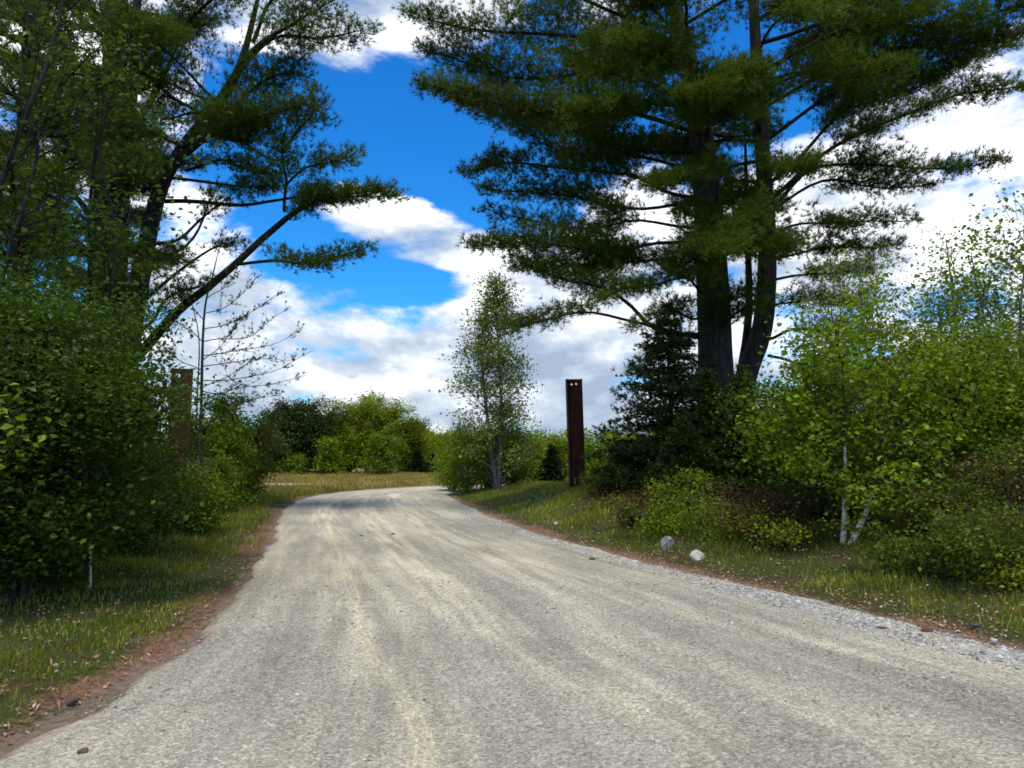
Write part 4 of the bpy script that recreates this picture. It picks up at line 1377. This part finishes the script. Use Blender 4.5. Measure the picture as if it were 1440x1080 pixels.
def rock(name, base, r, mat, label, cat='rock', sq=(1, 1, .75), group=None, sub=3):
    import bmesh
    bm = bmesh.new()
    bmesh.ops.create_icosphere(bm, subdivisions=sub, radius=1)
    pn = R.normal(0, 1, (15, 3))
    pn /= np.linalg.norm(pn, axis=1)[:, None]
    of = R.uniform(.56, .86, 15)
    for v in bm.verts:       # cut by random planes: facets like a broken stone
        c_ = np.array(v.co)
        for q in range(15):
            dd = c_ @ pn[q] - of[q]
            if dd > 0:
                c_ = c_ - pn[q] * dd
        c_ = c_ * (1 + R.normal(0, .03))
        v.co = Vector(c_ * np.array(sq) * r)
    me = bpy.data.meshes.new(name)
    bm.to_mesh(me)
    bm.free()
    for f in me.polygons:
        f.use_smooth = False
    o = link(name, me, mat)
    o.location = (base[0], base[1], base[2])
    o.rotation_euler = (0, 0, R.uniform(0, 6))
    return tag(o, label, cat, group)


def on_bank(u, v, dz=0.):
    """point where the sight line through pixel (u, v) meets the terrain"""
    r = ray(u, v)
    r = r / r[1]
    ys = np.linspace(3, 60, 3000)
    xs, zs = r[0] * ys, CAMH + r[2] * ys
    hh = height(xs, ys)
    i = int(np.argmax(zs < hh))
    return np.array([xs[i], ys[i], hh[i] + dz])


rock('rock', on_bank(940, 772, .05), .23, M['rock_g'], 'upright grey rock in the grass at the right verge', sq=(.8, .62, 1.05))
rock('rock', on_bank(982, 785, .02), .18, M['rock_w'], 'rounded whitish rock at the right verge edge', sq=(1, .8, .62))
rock('rock', on_bank(782, 737, .0), .08, M['rock_w'], 'small pale stone in the grass below the right post')
G10 = 'stray stones and clods on the road'
for u, v, r, mt, lab in (
        (552, 757, .075, 'clod', 'dark clod on the far road, the larger of two side by side'), (508, 757, .055, 'clod', 'small dark clod on the far road, left of a larger one'),
        (458, 831, .04, 'clod', 'dark stone left of the yellow tyre track where the road straightens'), (760, 838, .05, 'rock_g', 'grey stone alone in the middle of the road'),
        (442, 887, .032, 'clod', 'dark stone left of the tyre track nearer the camera'), (556, 1034, .024, 'rock_w', 'whitish pebble right of the tyre track near the bottom edge'),
        (833, 791, .06, 'clod', 'dark clod on the gravel near the right edge below the post'), (1242, 892, .055, 'clod_b', 'brown clod on the right gravel edge, left one of a pair'),
        (1304, 894, .065, 'clod_b', 'brown clod on the right gravel edge, right one of a pair'), (1372, 886, .055, 'clod', 'dark round clod in the needles at the right road edge'),
        (1195, 951, .03, 'rock_w', 'whitish pebble alone on the right half of the road'), (1397, 908, .045, 'rock_w', 'whitish stone on the right gravel edge by the border'),
        (967, 981, .030, 'rock_g', 'grey stone on the lower right of the road'), (117, 1068, .035, 'clod_b', 'brown clod on the road at the bottom left corner'),
        (101, 994, .055, 'clod_b', 'large brown clod in the needles at the left road edge'), (235, 980, .035, 'rock_g', 'grey stone lying just inside the left road edge'),
        (78, 942, .028, 'rock_w', 'pale stone in the grass of the left verge')):
    p = on_bank(u, v)
    rock('stone', p + [0, 0, r * .45 + .02], r, M[mt], lab, 'stone', (1, .85, .6), G10, 2)

# ------------------------------------------------------------------ camera, sun, sky
cam = bpy.data.cameras.new('camera')
cam.sensor_width = 36
cam.lens = 36 * FPX / 1440
cam.clip_end = 12000
co = bpy.data.objects.new('camera', cam)
COL.objects.link(co)
co.location = (0, 0, CAMH)
co.rotation_euler = (math.pi / 2 + TH, 0, 0)
S.camera = co

SUN_EL, SUN_AZ = math.radians(68), math.radians(188)    # azimuth clockwise from +Y: behind the camera, a little left
to_sun = np.array([math.sin(SUN_AZ) * math.cos(SUN_EL), math.cos(SUN_AZ) * math.cos(SUN_EL), math.sin(SUN_EL)])
sl = bpy.data.lights.new('sun', 'SUN')
sl.energy = 2.4
sl.angle = math.radians(15)
sl.color = (1, .95, .87)
so = bpy.data.objects.new('sun', sl)
COL.objects.link(so)
so.location = (-10, -20, 40)
so.rotation_euler = Vector(-to_sun).to_track_quat('-Z', 'Y').to_euler()

wd = bpy.data.worlds.new('World')
S.world = wd
wd.use_nodes = True
nt = wd.node_tree
nt.nodes.clear()
N = lambda t, **kw: _nd(nt, t, **kw)
sky = N('ShaderNodeTexSky', sky_type='NISHITA', sun_disc=False, sun_elevation=SUN_EL, sun_rotation=SUN_AZ, altitude=100, air_density=1., dust_density=.3, ozone_density=3.)
tc = N('ShaderNodeTexCoord')
dr = N('ShaderNodeVectorMath', operation='NORMALIZE', ins={0: tc.outputs['Generated']}).outputs[0]
# saturated polarised blue
skyc = N('ShaderNodeHueSaturation', ins={'Color': sky.outputs[0], 'Saturation': 1.35, 'Value': 1.}).outputs[0]
skyc = mix(nt, 1., skyc, (.36, 1.0, 1.32), 'MULTIPLY')

mpv = N('ShaderNodeMapping', ins={'Vector': dr, 'Scale': (1., 1., 1.9)})
cn = N('ShaderNodeTexNoise', ins={'Vector': mpv.outputs[0], 'Scale': 4.2, 'Detail': 12, 'Roughness': .58, 'Distortion': .25})
mpw = N('ShaderNodeMapping', ins={'Vector': dr, 'Scale': (1., 1., 3.5), 'Rotation': (0, .35, 0)})
wn_ = N('ShaderNodeTexNoise', ins={'Vector': mpw.outputs[0], 'Scale': 5., 'Detail': 10, 'Roughness': .62, 'Distortion': .8})


def blob(u, v, ru, rv, w, rot=0.):
    """soft region of sky round a viewing direction; ru, rv in degrees"""
    c0 = nrm(ray(u, v))
    rt = nrm(np.cross(c0, UP))
    up = np.cross(rt, c0)
    ca, sa = math.cos(rot), math.sin(rot)
    a, b_ = rt * ca + up * sa, -rt * sa + up * ca
    q = N('ShaderNodeVectorMath', operation='SUBTRACT', ins={0: dr, 1: tuple(c0)}).outputs[0]
    da = N('ShaderNodeVectorMath', operation='DOT_PRODUCT', ins={0: q, 1: tuple(a / math.radians(ru))}).outputs['Value']
    db = N('ShaderNodeVectorMath', operation='DOT_PRODUCT', ins={0: q, 1: tuple(b_ / math.radians(rv))}).outputs['Value']
    dc = N('ShaderNodeVectorMath', operation='DOT_PRODUCT', ins={0: q, 1: tuple(c0)}).outputs['Value']
    rr = mth(nt, 'ADD', mth(nt, 'ADD', mth(nt, 'MULTIPLY', da, da), mth(nt, 'MULTIPLY', db, db)), mth(nt, 'MULTIPLY', mth(nt, 'MULTIPLY', dc, dc), 4.))
    return mrange(nt, rr, 0., 1., w, 0.)


f = mth(nt, 'ADD', mth(nt, 'MULTIPLY_ADD', cn.outputs[0], 2.0, -.48), mth(nt, 'MULTIPLY', mth(nt, 'SUBTRACT', wn_.outputs[0], .5), .8))
for args in [(560, 190, 17, 9, -.42), (700, 200, 12, 9, -.3), (450, 350, 14, 3.2, -.30), (590, 400, 5, 2, -.34), (1250, 20, 16, 6, -.34), (1100, 500, 5, 4, -.22), (640, 120, 8, 6, -.2),
             (520, 20, 14, 6.5, .46), (640, 40, 6, 6, .22), (590, 330, 10, 3.6, .62, -.35), (500, 290, 7, 3, .2, -.2), (700, 410, 8, 4, .2), (1320, 260, 15, 10, .36), (250, 420, 12, 5, .28), (500, 530, 22, 6, .34), (850, 520, 20, 8, .30), (1150, 330, 10, 8, .26), (950, 300, 10, 10, .2), (100, 250, 14, 14, .2)]:
    f = mth(nt, 'ADD', f, blob(*args))
sep = N('ShaderNodeSeparateXYZ', ins={0: dr})
f = mth(nt, 'ADD', f, mrange(nt, sep.outputs[2], .0, .22, .10, 0.))
mask = mrange(nt, f, .45, .82)
# cloud body: bright tops, grey-blue thick undersides, seen by sampling towards the sun
mps = N('ShaderNodeMapping', ins={'Vector': dr, 'Scale': (1., 1., 1.9), 'Location': (0.0, 0.02, .085)})
cs = N('ShaderNodeTexNoise', ins={'Vector': mps.outputs[0], 'Scale': 4.2, 'Detail': 7, 'Roughness': .55, 'Distortion': .25})
lit = mth(nt, 'SUBTRACT', cn.outputs[0], cs.outputs[0])
sh = N('ShaderNodeTexNoise', ins={'Vector': mpv.outputs[0], 'Scale': 6.5, 'Detail': 8, 'Roughness': .6})
lum = mth(nt, 'ADD', mth(nt, 'MULTIPLY', lit, 1.6), mth(nt, 'MULTIPLY', mth(nt, 'SUBTRACT', sh.outputs[0], .5), 1.6))
lum = mth(nt, 'ADD', lum, mrange(nt, sep.outputs[2], .04, .32, -.26, .10))
ccol = ramp(nt, mrange(nt, lum, -.40, .34, smooth=False), [(0, (.26, .33, .44)), (.35, (.44, .50, .58)), (.65, (.78, .80, .84)), (1, (1.0, 1.0, 1.0))])
WS = .10
ccol = mix(nt, 1., ccol, (1.0 / WS, 1.0 / WS, 1.0 / WS), 'MULTIPLY')
allc = mix(nt, mask, skyc, ccol)
bg = N('ShaderNodeBackground', ins={'Color': allc, 'Strength': WS})
nt.links.new(bg.outputs[0], N('ShaderNodeOutputWorld').inputs[0])
wd.cycles.sampling_method = 'MANUAL'
wd.cycles.sample_map_resolution = 512

S.view_settings.view_transform = 'Standard'
S.view_settings.look = 'None'
S.view_settings.exposure = .68
S.view_settings.gamma = 1
S.view_settings.use_curve_mapping = False
S.cycles.max_bounces = 5
S.cycles.diffuse_bounces = 3
S.cycles.glossy_bounces = 2
S.cycles.transmission_bounces = 3
S.cycles.use_denoising = True
S.cycles.filter_width = 1.7
